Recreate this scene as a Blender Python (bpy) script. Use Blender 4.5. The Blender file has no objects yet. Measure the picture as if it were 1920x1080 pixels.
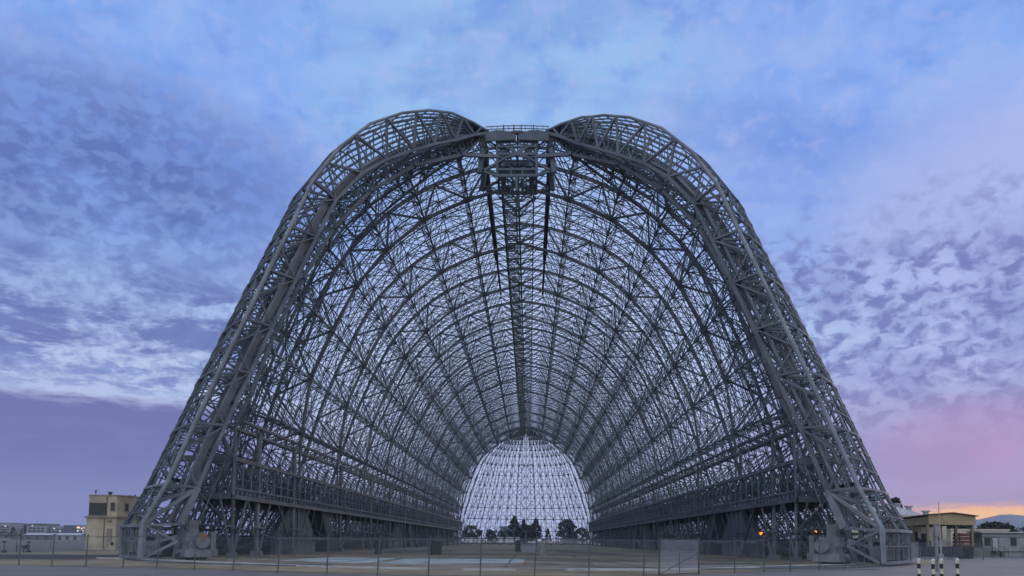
import bpy, math, random
import numpy as np
random.seed(7)
R_ = math.radians
sc = bpy.context.scene
col = sc.collection

# ------------------------------------------------------------------ helpers
class MB:
    """collects beams, boxes and polygons, builds them as one mesh"""
    def __init__(s):
        s.b = []; s.v = []; s.f = []
    def beam(s, p, q, w=.2, h=None, up=None):
        s.b.append((*p, *q, w, h if h else w, *(up if up is not None else (0, 0, 0))))
    def poly(s, pts, w=.2, h=None, up=None):
        for a, c in zip(pts[:-1], pts[1:]): s.beam(a, c, w, h, up)
    def box(s, c, d, rz=0, taper=1.0, rx=0):
        cx, cy, cz = c; X, Y, Z = d[0]/2, d[1]/2, d[2]/2
        k = len(s.v); cr, sr = math.cos(rz), math.sin(rz)
        for z in (-Z, Z):
            t = taper if z > 0 else 1
            for x, y in ((-X, -Y), (X, -Y), (X, Y), (-X, Y)):
                x2, y2 = x*t, y*t
                s.v.append((cx+x2*cr-y2*sr, cy+x2*sr+y2*cr, cz+z))
        s.f += [(k, k+3, k+2, k+1), (k+4, k+5, k+6, k+7)] + [(k+i, k+(i+1) % 4, k+4+(i+1) % 4, k+4+i) for i in range(4)]
    def face(s, pts):
        k = len(s.v); s.v += [tuple(p) for p in pts]; s.f.append(tuple(range(k, k+len(pts))))
    def prism(s, pts, ext):
        n = len(pts); k = len(s.v); s.v += [tuple(p) for p in pts] + [tuple(p[i]+ext[i] for i in range(3)) for p in pts]
        s.f += [tuple(range(k, k+n))[::-1], tuple(range(k+n, k+2*n))] + [(k+i, k+(i+1) % n, k+n+(i+1) % n, k+n+i) for i in range(n)]
    def tube(s, p, q, r0, r1=None, n=8):
        r1 = r0 if r1 is None else r1
        p = np.array(p, float); q = np.array(q, float); a = (q-p)/np.linalg.norm(q-p)
        u = np.cross(a, (0, 0, 1) if abs(a[2]) < .9 else (1, 0, 0)); u /= np.linalg.norm(u); w = np.cross(a, u)
        k = len(s.v)
        for c, r in ((p, r0), (q, r1)):
            for i in range(n):
                t = 2*math.pi*i/n; s.v.append(tuple(c+r*(math.cos(t)*u+math.sin(t)*w)))
        s.f += [(k+i, k+(i+1) % n, k+n+(i+1) % n, k+n+i) for i in range(n)]
        s.f += [tuple(range(k, k+n))[::-1], tuple(range(k+n, k+2*n))]
    def arrays(s):
        vs = np.array(s.v, float).reshape(-1, 3); fs = list(s.f)
        if s.b:
            b = np.array(s.b, float); P = b[:, 0:3]; Q = b[:, 3:6]; W = b[:, 6:7]/2; H = b[:, 7:8]/2; U = b[:, 8:11]
            A = Q-P; L = np.linalg.norm(A, axis=1, keepdims=True); L[L < 1e-6] = 1e-6; A = A/L
            none = np.linalg.norm(U, axis=1) < 1e-6
            U = U.copy(); U[none] = (0, 0, 1)
            par = np.abs((A*U).sum(1)) > .98; U[par] = (0.31, 0.95, 0.05)
            S = np.cross(A, U); S /= np.linalg.norm(S, axis=1, keepdims=True); V = np.cross(S, A)
            c = [(-1, -1), (1, -1), (1, 1), (-1, 1)]
            pts = np.stack([P+i*S*W+j*V*H for i, j in c]+[Q+i*S*W+j*V*H for i, j in c], axis=1).reshape(-1, 3)
            k0 = len(vs); n = len(b); base = (np.arange(n)*8+k0)[:, None]
            q = np.array([[0, 1, 5, 4], [1, 2, 6, 5], [2, 3, 7, 6], [3, 0, 4, 7], [0, 3, 2, 1], [4, 5, 6, 7]]).reshape(1, -1)
            fs += (base+q).reshape(-1, 4).tolist()
            vs = np.vstack([vs, pts]) if len(vs) else pts
        return vs, fs
    def build(s, name, m, parent=None):
        vs, fs = s.arrays()
        me = bpy.data.meshes.new(name); me.from_pydata(vs.tolist(), [], fs); me.update()
        o = bpy.data.objects.new(name, me); col.objects.link(o)
        if m: me.materials.append(m)
        if parent is not None:
            o.parent = parent
            w = parent
            off = [0, 0, 0]
            while w is not None:
                off = [off[i]+w.location[i] for i in range(3)]; w = w.parent
            me.transform(__import__('mathutils').Matrix.Translation((-off[0], -off[1], -off[2])))
        return o

def tag(o, label=None, cat=None, group=None, kind=None):
    if label: o['label'] = label
    if cat: o['category'] = cat
    if group: o['group'] = group
    if kind: o['kind'] = kind
    return o
def empty(name, loc, label, cat, group=None):
    o = bpy.data.objects.new(name, None); col.objects.link(o); o.location = loc
    return tag(o, label, cat, group)
def copy_tree(o, parent=None):
    c = o.copy(); col.objects.link(c)
    if parent is not None: c.parent = parent
    for ch in list(o.children): copy_tree(ch, c)
    return c

# ------------------------------------------------------------------ materials
def srgb(r, g, b):
    f = lambda c: (c/255/12.92) if c/255 <= .04045 else ((c/255+.055)/1.055)**2.4
    return (f(r), f(g), f(b))
def mat(name, c, rough=.7, metal=0, var=.25, scale=1.5, c2=None, bump=0, spec=.4):
    m = bpy.data.materials.new(name); m.use_nodes = True; nt = m.node_tree; N = nt.nodes; L = nt.links
    p = N['Principled BSDF']; p.inputs['Roughness'].default_value = rough; p.inputs['Metallic'].default_value = metal
    p.inputs['Specular IOR Level'].default_value = spec
    tc = N.new('ShaderNodeTexCoord'); nz = N.new('ShaderNodeTexNoise'); nz.inputs['Scale'].default_value = scale
    nz.inputs['Detail'].default_value = 6; L.new(tc.outputs['Object'], nz.inputs['Vector'])
    cr = N.new('ShaderNodeValToRGB'); e = cr.color_ramp.elements
    a = c; b = c2 if c2 else tuple(x*(1-var) for x in c)
    e[0].position = .35; e[0].color = (*b, 1); e[1].position = .65; e[1].color = (*a, 1)
    L.new(nz.outputs['Fac'], cr.inputs['Fac']); L.new(cr.outputs['Color'], p.inputs['Base Color'])
    if bump:
        bp = N.new('ShaderNodeBump'); bp.inputs['Strength'].default_value = bump
        n2 = N.new('ShaderNodeTexNoise'); n2.inputs['Scale'].default_value = scale*8; n2.inputs['Detail'].default_value = 4
        L.new(tc.outputs['Object'], n2.inputs['Vector']); L.new(n2.outputs['Fac'], bp.inputs['Height']); L.new(bp.outputs['Normal'], p.inputs['Normal'])
    return m
def emit(name, c, s):
    m = bpy.data.materials.new(name); m.use_nodes = True; p = m.node_tree.nodes['Principled BSDF']
    p.inputs['Base Color'].default_value = (*c, 1); p.inputs['Emission Color'].default_value = (*c, 1); p.inputs['Emission Strength'].default_value = s
    return m
def steel(name, c, c2, rust=.35):
    m = mat(name, c, .6, 0, .3, .35, c2); nt = m.node_tree; N = nt.nodes; L = nt.links; p = N['Principled BSDF']
    src = p.inputs['Base Color'].links[0].from_socket
    tc = N['Texture Coordinate']; n = N.new('ShaderNodeTexNoise'); n.inputs['Scale'].default_value = .8; n.inputs['Detail'].default_value = 9; n.inputs['Roughness'].default_value = .7
    L.new(tc.outputs['Object'], n.inputs['Vector'])
    r = N.new('ShaderNodeMapRange'); r.inputs[1].default_value = .52; r.inputs[2].default_value = .7; r.inputs[4].default_value = rust; L.new(n.outputs['Fac'], r.inputs[0])
    x = N.new('ShaderNodeMix'); x.data_type = 'RGBA'; L.new(r.outputs[0], x.inputs[0]); L.new(src, x.inputs[6]); x.inputs[7].default_value = (.10, .07, .055, 1)
    oi = N.new('ShaderNodeObjectInfo'); v = N.new('ShaderNodeMapRange'); v.inputs[3].default_value = .78; v.inputs[4].default_value = 1.22; L.new(oi.outputs['Random'], v.inputs[0])
    h = N.new('ShaderNodeHueSaturation'); L.new(v.outputs[0], h.inputs['Value']); L.new(x.outputs[2], h.inputs['Color']); L.new(h.outputs[0], p.inputs['Base Color'])
    return m
STEEL = steel('grey_steel_paint', (.115, .135, .16), (.062, .076, .098))
STEEL_D = steel('inner_steel_hazed_paint', (.098, .138, .17), (.066, .095, .122), .3)  # inner steel paint, lifted and blued in the colour to imitate haze
STEEL_L = steel('weathered_light_steel', (.215, .24, .275), (.12, .138, .165), .4)
DECK = mat('shaded_deck', (.03, .033, .04), .8, 0, .4, .6)  # near-black colour holds the shade under the gallery deck
SHEET = mat('bent_sheet_steel', (.085, .112, .135), .6, 0, .3, .35, (.055, .075, .09))
DARK = mat('dark_wall_paint', (.05, .055, .065), .8, 0, .4, .4)
MACH = mat('machine_grey', (.17, .18, .195), .5, 0, .35, 1.1)
ORANGE = mat('rusty_orange', (.26, .11, .03), .6)
def fence_mat(name, c, cover, scale):
    m = bpy.data.materials.new(name); m.use_nodes = True; nt = m.node_tree; N = nt.nodes; L = nt.links
    p = N['Principled BSDF']; p.inputs['Base Color'].default_value = (*c, 1); p.inputs['Roughness'].default_value = .5; p.inputs['Metallic'].default_value = .3
    tc = N.new('ShaderNodeTexCoord'); sp = N.new('ShaderNodeSeparateXYZ'); L.new(tc.outputs['UV'], sp.inputs[0])
    outs = []
    for sg in ('ADD', 'SUBTRACT'):
        a = N.new('ShaderNodeMath'); a.operation = sg; L.new(sp.outputs[0], a.inputs[0]); L.new(sp.outputs[1], a.inputs[1])
        b = N.new('ShaderNodeMath'); b.operation = 'MULTIPLY'; b.inputs[1].default_value = scale; L.new(a.outputs[0], b.inputs[0])
        c_ = N.new('ShaderNodeMath'); c_.operation = 'FRACT'; L.new(b.outputs[0], c_.inputs[0])
        d = N.new('ShaderNodeMath'); d.operation = 'LESS_THAN'; d.inputs[1].default_value = cover; L.new(c_.outputs[0], d.inputs[0]); outs.append(d)
    mx = N.new('ShaderNodeMath'); mx.operation = 'MAXIMUM'; L.new(outs[0].outputs[0], mx.inputs[0]); L.new(outs[1].outputs[0], mx.inputs[1])
    L.new(mx.outputs[0], p.inputs['Alpha'])
    return m
MESHW = fence_mat('chain_link_wire', (.22, .24, .27), .07, 9)
MESHG = fence_mat('gate_mesh', (.36, .40, .46), .2, 9)

# ------------------------------------------------------------------ profiles
def resample(pts, n=400):
    # smooth curve through points (Catmull-Rom), parametrised by arc length
    p = np.array(pts, float); out = []
    ext = np.vstack([2*p[0]-p[1], p, 2*p[-1]-p[-2]])
    for i in range(1, len(ext)-2):
        for t in np.linspace(0, 1, 24, endpoint=False):
            a, b, c, d = ext[i-1], ext[i], ext[i+1], ext[i+2]
            out.append(.5*((2*b)+(c-a)*t+(2*a-5*b+4*c-d)*t*t+(3*b-a-3*c+d)*t**3))
    out.append(p[-1]); out = np.array(out)
    s = np.concatenate([[0], np.cumsum(np.linalg.norm(np.diff(out, axis=0), axis=1))])
    return out, s
class Curve:
    def __init__(s, pts): s.p, s.s = resample(pts); s.len = s.s[-1]
    def at(s, t):
        t = min(max(t, 0), s.len); return np.array([np.interp(t, s.s, s.p[:, 0]), np.interp(t, s.s, s.p[:, 1])])
    def inward(s, t):
        d = s.at(t+.3)-s.at(t-.3); d /= np.linalg.norm(d); return np.array([d[1], -d[0]]) # profile runs crown->base
PO = Curve([(0, 59.6), (5, 58.8), (9, 57.6), (13, 56), (17, 53.7), (20.5, 51), (25.8, 45.5), (29.5, 39.3), (32.5, 33), (35, 27), (37.3, 20), (39.3, 13.5), (40.8, 8), (42, 2.5), (42.5, 0)])
def inner(t):
    d = 4+max(0, t-50)/28*5.2
    q = PO.at(t)+PO.inward(t)*d
    return q
def inner_st(st, t):
    if st[0] == 'y': return inner(t)
    return PO.at(t)+PO.inward(t)*2.5
def footx(st): return COLX if st[0] == 'y' else 36.5
NJ = 10
SO = [5+(PO.len-5)/(NJ-1)*j for j in range(NJ)]           # outer nodes
SI = [(SO[j]+SO[j+1])/2 for j in range(NJ-1)]              # inner nodes and outer mid nodes
COLX = 32.3

PIN = 4.0
def fan(side, a, R, z, y0=0, sgn=-1, pin=None):
    a = R_(a); return (side*((PIN if pin is None else pin)+R*math.cos(a)), y0+sgn*R*math.sin(a), z)
LEN = 272.5
def pos(st, side, x, z):
    k, v = st
    if k == 'y': return (side*x, v, z)
    if x <= PIN: return (side*x, 0 if k == 'n' else LEN, z)
    R = x-PIN
    return fan(side, v, R, z, 0, -1) if k == 'n' else fan(side, v, R, z, LEN, 1)
BAY = 22.0
mains = [8.5+BAY*k for k in range(13)]
stations = [('n', 30), ('n', 20), ('n', 10), ('y', 0.0)]
y = 3.0; stations.append(('y', y))
while y < LEN-1:
    y += 5.5; stations.append(('y', y))
stations[-1] = ('y', LEN)
stations += [('f', 10), ('f', 20), ('f', 30)]
stype = []
for st in stations:
    stype.append('main' if st[0] == 'y' and any(abs(st[1]-m) < .01 for m in mains) else ('end' if st[1] == 30 and st[0] in 'nf' else 'rib'))

# ------------------------------------------------------------------ the hangar skeleton
H = empty('airship_hangar', (0, 0, 0), 'huge bare steel skeleton of an arched airship hangar in the middle', 'hangar')
def truss_frame(st, cho, chi, web, gus, name, jmax=NJ-1):
    """one planar arch truss; outer chord is the part, inner chord, lattice and gussets are sub-parts"""
    mo = MB(); mi = MB(); mw = MB(); mg = MB()
    for sd in (-1, 1):
        up = None
        op = [pos(st, sd, *PO.at(t)) for t in np.linspace(0, PO.len, 41)]
        mo.poly(op, cho, cho*1.1)
        ip = [(0 if st[0] == 'y' else sd*PIN*.2, st[1] if st[0] == 'y' else (0 if st[0] == 'n' else LEN), 56.0)] if True else []
        inn = [inner_st(st, t) for t in SI]; fx = footx(st)
        top = [q for q in inn if q[1] > 15]
        ip += [pos(st, sd, *q) for q in top]
        foot = pos(st, sd, fx, 15.6); ip.append(foot)
        mi.poly(ip, chi, chi*1.15)
        O = [pos(st, sd, *PO.at(t)) for t in SO]; M = [pos(st, sd, *PO.at(t)) for t in SI]
        I = [pos(st, sd, *q) for q in inn]
        for j in range(len(I)):
            if inn[j][1] > 15:
                mw.beam(I[j], O[j], web); mw.beam(I[j], O[j+1], web); mw.beam(I[j], M[j], web*.35)
                d = np.array(ip[min(j+2, len(ip)-1)])-np.array(ip[j]); d = d/np.linalg.norm(d)
                if gus: mi.beam(np.array(I[j])-d*gus, np.array(I[j])+d*gus, .22, gus*1.25, (np.cross(d, (0, 1, 0)) if st[0] == 'y' else None))
            else:
                cz = I[j][2]
                mw.beam(O[j], pos(st, sd, fx, cz), web*.6); mw.beam(O[j+1], pos(st, sd, fx, cz), web*.6); mw.beam(O[j+1], pos(st, sd, fx, O[j+1][2]+.1), web*.5)
        mw.beam((0 if st[0] == 'y' else sd*.8, ip[0][1], 56.0), O[0], web)
        mi.beam(foot, pos(st, sd, fx, 0), chi*.7)
    p = mo.build(name, STEEL, H)
    mi.build('inner_chord', STEEL, p); mw.build('web_lattice', STEEL_D, p)
    return p
for st, ty in zip(stations, stype):
    if ty == 'main': truss_frame(st, .34, .36, .28, .7, 'main_truss')
    if ty == 'end': truss_frame(st, .4, .36, .14, 0, 'end_arch')
# close-set struts of the near end arch (box arch with a second chord)
for sd in (-1, 1):
    m = MB(); prev = None
    for i, t in enumerate(np.linspace(3, 62, 44)):
        a = PO.at(t); b = inner_st(('n', 30), t) if t > 5 else PO.at(t)-np.array((0, 1.8))
        A = pos(('n', 30), sd, *a); B = pos(('n', 30), sd, *b)
        Bn = pos(('n', 27), sd, *b)
        m.beam(A, B, .13)
        if prev: m.beam(prev[i % 2], (B, A)[i % 2], .13); m.beam(prev[2], Bn, .3); m.beam(prev[1], Bn, .12)
        prev = (A, B, Bn)
    m.build('end_arch_lacing', STEEL_D, H)
# outer ribs on the other stations
for st, ty in zip(stations, stype):
    if ty == 'rib':
        m = MB()
        for sd in (-1, 1):
            pts = [pos(st, sd, *PO.at(t)) for t in np.linspace(0, PO.len, 41)]
            m.poly(pts, .14, .18)
        m.build('rib', STEEL_D, H)
# purlins along the hangar
ext = stations
for sd in (-1, 1):
    ts = sorted(set(SO[:-1] + SI))
    for i, t in enumerate(ts):
        q = PO.at(t); m = MB(); main = i % 2 == 0
        m.poly([pos(st, sd, *q) for st in ext], .15 if main else .11)
        m.build('purlin', STEEL_D, H)
# secondary purlins (thin) in one lattice part per bay with cross bracing
fine = sorted(SO+SI); sub = [(fine[i]*(1-f)+fine[i+1]*f) for i in range(len(fine)-1) for f in (.34, .67)]
bays = {}
for k in range(len(stations)-1):
    b = 0 if k < 6 else min(12, 1+(k-6)//4)
    a, c = stations[k], stations[k+1]
    for sd in (-1, 1):
        m = bays.setdefault((b, sd), MB())
        for t in sub:
            q = PO.at(t); m.beam(pos(a, sd, *q), pos(c, sd, *q), .07)
        for j in range(NJ-1):
            A0 = pos(a, sd, *PO.at(SO[j])); A1 = pos(a, sd, *PO.at(SO[j+1])); C0 = pos(c, sd, *PO.at(SO[j])); C1 = pos(c, sd, *PO.at(SO[j+1]))
            am = pos(a, sd, *PO.at(SI[j])); cm = pos(c, sd, *PO.at(SI[j]))
            if (k+j) % 2: m.beam(A0, cm, .085); m.beam(A1, cm, .085)
            else: m.beam(am, C0, .085); m.beam(am, C1, .085)
for b in bays: bays[b].build('bay_bracing', STEEL_D, H)
# inner longitudinal trusses with their fans
for sd in (-1, 1):
    for j in range(len(SI)):
        def qi(st, j):
            q = inner_st(st, SI[j]); return q if q[1] > 15 else np.array((footx(st), q[1]))
        m = MB(); I = [pos(st, sd, *qi(st, j)) for st in ext]
        m.poly(I, .18, .22)
        w = MB()
        for k, st in enumerate(ext):
            o0 = pos(st, sd, *PO.at(SO[j])); o1 = pos(st, sd, *PO.at(SO[j+1])); mm = pos(st, sd, *PO.at(SI[j]))
            if stype[k] != 'main':
                w.beam(I[k], o0, .12); w.beam(I[k], o1, .12); w.beam(I[k], mm, .085)
            for kk in (k-1, k+1):
                if 0 <= kk < len(ext):
                    w.beam(I[k], pos(ext[kk], sd, *PO.at(SI[j])), .085)
                    w.beam(I[k], pos(ext[kk], sd, *PO.at(SO[j])), .085); w.beam(I[k], pos(ext[kk], sd, *PO.at(SO[j+1])), .085)
                    if j+1 < len(SI):
                        w.beam(I[k], pos(ext[kk], sd, *qi(ext[kk], j+1)), .085)
            d = np.array(I[min(k+1, len(I)-1)])-np.array(I[max(k-1, 0)]); d = d/np.linalg.norm(d)
            m.beam(np.array(I[k])-d*.45, np.array(I[k])+d*.4, .38, .5)
        p = m.build('purlin_truss', STEEL_D, H); w.build('lattice', STEEL_D, p)
# rafters: thin closely spaced arches; nearest hundred are parts, the rest one part
rest = MB(); n = 0
ys = np.arange(0.9, LEN, 1.833)
for y in ys:
    m = MB() if n < 98 else rest
    for sd in (-1, 1):
        m.poly([(sd*(q[0]+.12), y, q[1]+.18) for q in (PO.at(t) for t in np.linspace(0, PO.len, 29))], .075, .10)
    if n < 98: m.build('rafter', STEEL_D, H)
    n += 1
o = rest.build('rafter', STEEL_D, H); o['kind'] = 'stuff'
m = MB()
for a in np.arange(3, 30, 3):
    for sd in (-1, 1):
        m.poly([pos(('n', a), sd, q[0]+.1, q[1]+.15) for q in (PO.at(t) for t in np.linspace(4.5, PO.len, 29))], .075, .10)
        m.poly([pos(('f', a), sd, q[0]+.1, q[1]+.15) for q in (PO.at(t) for t in np.linspace(4.5, PO.len, 29))], .075, .10)
m.build('end_rafters', STEEL_D, H)
# crown: ridge trusses, heavy twin beams, catwalk, pin house
m = MB(); ks = [s[1] for s in stations if s[0] == 'y']
m.poly([(0, y, 59.5) for y in ks], .2); m.poly([(0, y, 56.0) for y in ks], .26)
for sd in (-1, 1): m.poly([(sd*2.4, y, 56.6) for y in ks], .2); m.poly([(sd*2.4, y, 55.2) for y in ks], .16)
for k, y in enumerate(ks):
    for sd in (-1, 1):
        m.beam((0, y, 56), (sd*4.9, y, 58.8), .18); m.beam((0, y, 56), (sd*2.4, y, 59.3), .14); m.beam((sd*2.4, y, 55.2), (sd*2.4, y, 59.2), .16)
        if k+1 < len(ks): m.beam((0, y, 56), (sd*2.4, ks[k+1], 59.3), .12); m.beam((0, ks[k+1], 56), (sd*4.9, y, 58.8), .12)
    for yy in (y, y+1.83, y+3.66): m.beam((-2.5, yy, 55.2), (2.5, yy, 55.2), .08)
m.build('ridge_truss', STEEL_D, H)
for sd in (-1, 1):
    m = MB(); m.beam((sd*4.7, -1, 57.6), (sd*4.7, 41.5, 57.6), .7, 1.2); m.beam((sd*4.7, 41.5, 57.7), (sd*4.7, 63.5, 57.7), .4, .6); m.build('crane_beam', DARK, H)
m = MB()
for yy in np.arange(12, 268, .8): m.beam((-2.5, yy, 55.35), (-.4, yy, 55.35), .3, .05)
for x in (-2.5, -.4): m.beam((x, 12, 55.3), (x, 268, 55.3), .1)
o = m.build('crown_catwalk', STEEL_L, H)
w = MB()
for x in (-2.6, -.3):
    for z in (55.9, 56.4): w.beam((x, 12, z), (x, 268, z), .09)
    for y in np.arange(12, 268, 2.75): w.beam((x, y, 55.3), (x, y, 56.45), .09)
w.build('handrail', STEEL_D, o)
m = MB()     # pin house between the two door pins
for sd in (-1, 1):
    m.prism([(sd*.15, -1.2, 57.9), (sd*4.4, -1.2, 57.7), (sd*4.4, -1.2, 58.9), (sd*3.0, -1.2, 59.3), (sd*1.7, -1.2, 59.25), (sd*.15, -1.2, 58.6)], (0, .25, 0))
ph = m.build('pin_plate', SHEET, H)
m = MB()
for yy in (-.6, 4.6):
    for sd in (-1, 1):
        m.beam((sd*2.75, yy, 52.8), (sd*2.75, yy, 58.2), .3); m.beam((sd*5.2, yy, 53.8), (sd*2.75, yy, 53.0), .3)
        m.beam((0, yy, 56.2), (sd*2.75, yy, 57.9), .24); m.beam((0, yy, 56.2), (sd*1.2, yy, 57.9), .2)
        m.beam((0, yy, 56.0), (sd*1.6, yy, 55.6), .28); m.beam((sd*1.6, yy, 55.6), (sd*3.2, yy, 54.6), .28); m.beam((sd*3.2, yy, 54.6), (sd*5.2, yy, 53.4), .3)
        m.beam((sd*.8, yy, 53.2), (sd*.8, yy, 54.2), .2); m.beam((sd*5.2, yy, 53.4), (sd*4.7, yy, 57.6), .6)
        m.box((sd*2.0, yy+.4, 55.0), (.6, .4, 1.0)); m.box((sd*1.6, yy+.4, 56.9), (1.1, .3, .55))
    for z, w_ in ((53.0, .34), (53.9, .26), (56.1, .34), (57.2, .22), (57.9, .2)): m.beam((-2.9, yy, z), (2.9, yy, z), w_, w_*1.2)
    m.beam((0, yy, 53), (0, yy, 50.8), .3)
for xx in np.arange(-2.6, 2.7, .65): m.beam((xx, -.6, 53.15), (xx, 5.6, 53.15), .14)
for sd in (-1, 1):
    m.box((sd*4.7, 1.5, 57.1), (1.2, 2.6, 1.4)); m.beam((0, 6, 50.9), (sd*2.7, 6, 53), .3)
m.build('pin_house', STEEL_D, H)
m = MB()
for z in (59.75, 60.15): m.poly([(x, -.5, z+.15*math.cos(x/3)) for x in np.linspace(-4.4, 4.4, 15)], .1)
for x in np.linspace(-4.4, 4.4, 12): m.beam((x, -.5, 59.3), (x, -.5, 60.2), .06)
for x in (-1.9, -.5, .6, 2.3): m.beam((x, -.3, 59.4), (x, -.3, 60.6), .1)
m.build('roof_railing', STEEL_D, H)
# side walls: columns, galleries, bents
cols_y = [-8.2, 6, 33] + [59+22*k for k in range(10)]
for sd in (-1, 1):
    for y in cols_y:
        m = MB(); m.beam((sd*COLX, y, 0), (sd*COLX, y, 15.6), .42, .5); m.box((sd*COLX, y, .35), (1.0, 1.3, .7)); m.build('column', STEEL, H)
    allc = [-16.4]+cols_y
    for i, y in enumerate(allc):
        m = MB(); x = sd*(COLX-.25)
        h = 4.0 if y < 0 else 7.4
        for s2 in (-1, 1):
            m.beam((x, y+s2*.25, .2), (x, y+s2*h, 7.0), .2, .2)
        m.beam((x, y-2.2, 3.6), (x, y+2.2, 3.6), .16)
        m.beam((sd*COLX, y, 5.6), (sd*40.5, y, 5.6), .12); m.box((x, y, .3), (.9, 1.1, .6))
        m.build('v_leg', STEEL, H)
    y0, y1 = -16.6, 279
    lg = MB()
    for x_, z_ in ((33.2, 15.4), (33.0, 16.5), (35.2, 16.0)): lg.beam((sd*x_, -14, z_), (sd*x_, y1-6, z_), .3, .34)
    for k, yy in enumerate(np.arange(-14, y1-6, 1.83)):
        lg.beam((sd*33.2, yy, 15.4), (sd*33.0, yy+(1.83 if k % 2 else 0), 16.5), .12); lg.beam((sd*33.0, yy, 16.5), (sd*35.2, yy, 16.0), .12)
    lg.build('wall_girder', STEEL, H)
    g = MB(); g.beam((sd*(COLX-.35), y0, 7.0), (sd*(COLX-.35), y1, 7.0), .35, .5)
    gal = g.build('side_gallery', STEEL, H)
    d = MB(); d.box((sd*36.2, (y0+y1)/2, 7.3), (7.2, y1-y0, .3)); d.box((sd*34.2, (y0+y1)/2, 6.6), (.3, y1-y0, 1.1)); d.box((sd*39.3, (y0+y1)/2, 9.0), (.2, y1-y0, .35)); d.build('deck', DECK, gal)  # middle box is an added dark strip standing in for underside shade
    r = MB()
    for z, w_ in ((8.0, .26), (9.2, .09), (11.4, .45)): r.beam((sd*(COLX-.2), y0, z), (sd*(COLX-.2), y1, z), w_)
    r.beam((sd*36, y0, 11.4), (sd*36, y1, 11.4), .3); r.beam((sd*39.2, y0, 1.35), (sd*39.2, y1, 1.35), .3)
    for yy in (y0, ): 
        for z in (7.1, 11.4): r.beam((sd*COLX, yy, z), (sd*39.2, yy, z), .5, .7)
    r.build('rail_beam', STEEL, gal)
    p_ = MB()
    for k, yy in enumerate(np.arange(y0, y1, 1.375)):
        p_.beam((sd*(COLX-.2), yy, 7.2), (sd*(COLX-.2), yy, 11.4 if k % 2 == 0 else 8.0), .17)
        p_.beam((sd*36, yy, 7.4), (sd*36, yy, 11.4), .14)
        if k % 2 == 0:
            p_.beam((sd*(COLX-.2), yy, 11.4), (sd*39.2, yy, 1.35), .2); p_.beam((sd*(COLX-.2), yy, 11.3), (sd*36, yy+2.7, 7.5), .13)
            p_.beam((sd*36, yy, 7.5), (sd*36, yy+2.75, 11.4), .13); p_.beam((sd*36, yy+2.75, 7.5), (sd*36, yy, 11.4), .13)
            p_.beam((sd*(COLX-.2), yy, 11.3), (sd*(COLX-.2), yy+2.75, 9.2), .1)
    p_.build('lattice', STEEL_D, gal)
    s_ = MB(); rr = random.Random(3)
    yy = y0+12
    while yy < y1-6:
        L_ = rr.uniform(4, 11); hh = rr.uniform(1.2, 2.6)
        if rr.random() < .8: s_.box((sd*36.15, yy+L_/2, 7.5+hh/2+rr.choice((0, 1.2))), (.1, L_, hh))
        yy += L_+rr.uniform(.6, 3)
    s_.build('sheet_panel', SHEET, gal)
    for yb in (1.5, 92, 180):
        b = MB(); X = sd*33.1
        b.prism([(X, yb, 0), (X, yb+19, 0), (X, yb+19, 2.2), (X, yb+13, 7.2), (X, yb+6, 7.2), (X, yb, 3.2)], (sd*.8, 0, 0))
        b.prism([(X, yb+28, 0), (X, yb+33, 0), (X, yb+27, 7.2), (X, yb+22, 7.2)], (sd*3.5, 0, 0))
        b.box((sd*38.6, yb+26, 3.6), (.4, 16, 7.1))
        b.build('bent_wall', SHEET, H)
    bw = MB(); bw.box((sd*41.7, 131, 1.35), (.5, 296, 2.7)); bw.build('base_wall', DARK, H)
    wl = MB()     # lower side wall lattice between the legs
    st_y = [s for s in stations]
    for k in range(len(st_y)-1):
        a, c = st_y[k], st_y[k+1]
        for z in (3.4, 10): 
            q = [x for x in np.linspace(PO.len-16, PO.len, 60)]
            t = min(q, key=lambda t: abs(PO.at(t)[1]-z)); P = PO.at(t)
            wl.beam(pos(a, sd, *P), pos(c, sd, *P), .14)
        b0, b1 = PO.at(PO.len), PO.at(PO.len-15)
        md = PO.at(PO.len-7.5)
        wl.beam(pos(a, sd, *b0), pos(c, sd, *md), .14); wl.beam(pos(c, sd, *b0), pos(a, sd, *md), .14)
        wl.beam(pos(a, sd, *md), pos(c, sd, *b1), .14); wl.beam(pos(c, sd, *md), pos(a, sd, *b1), .14)
        if k % 2 == 0: wl.beam(pos(a, sd, 41.5, 0), pos(a, sd, footx(a), 14), .15)
    wl.build('side_wall_lattice', STEEL_D, H)

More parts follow.
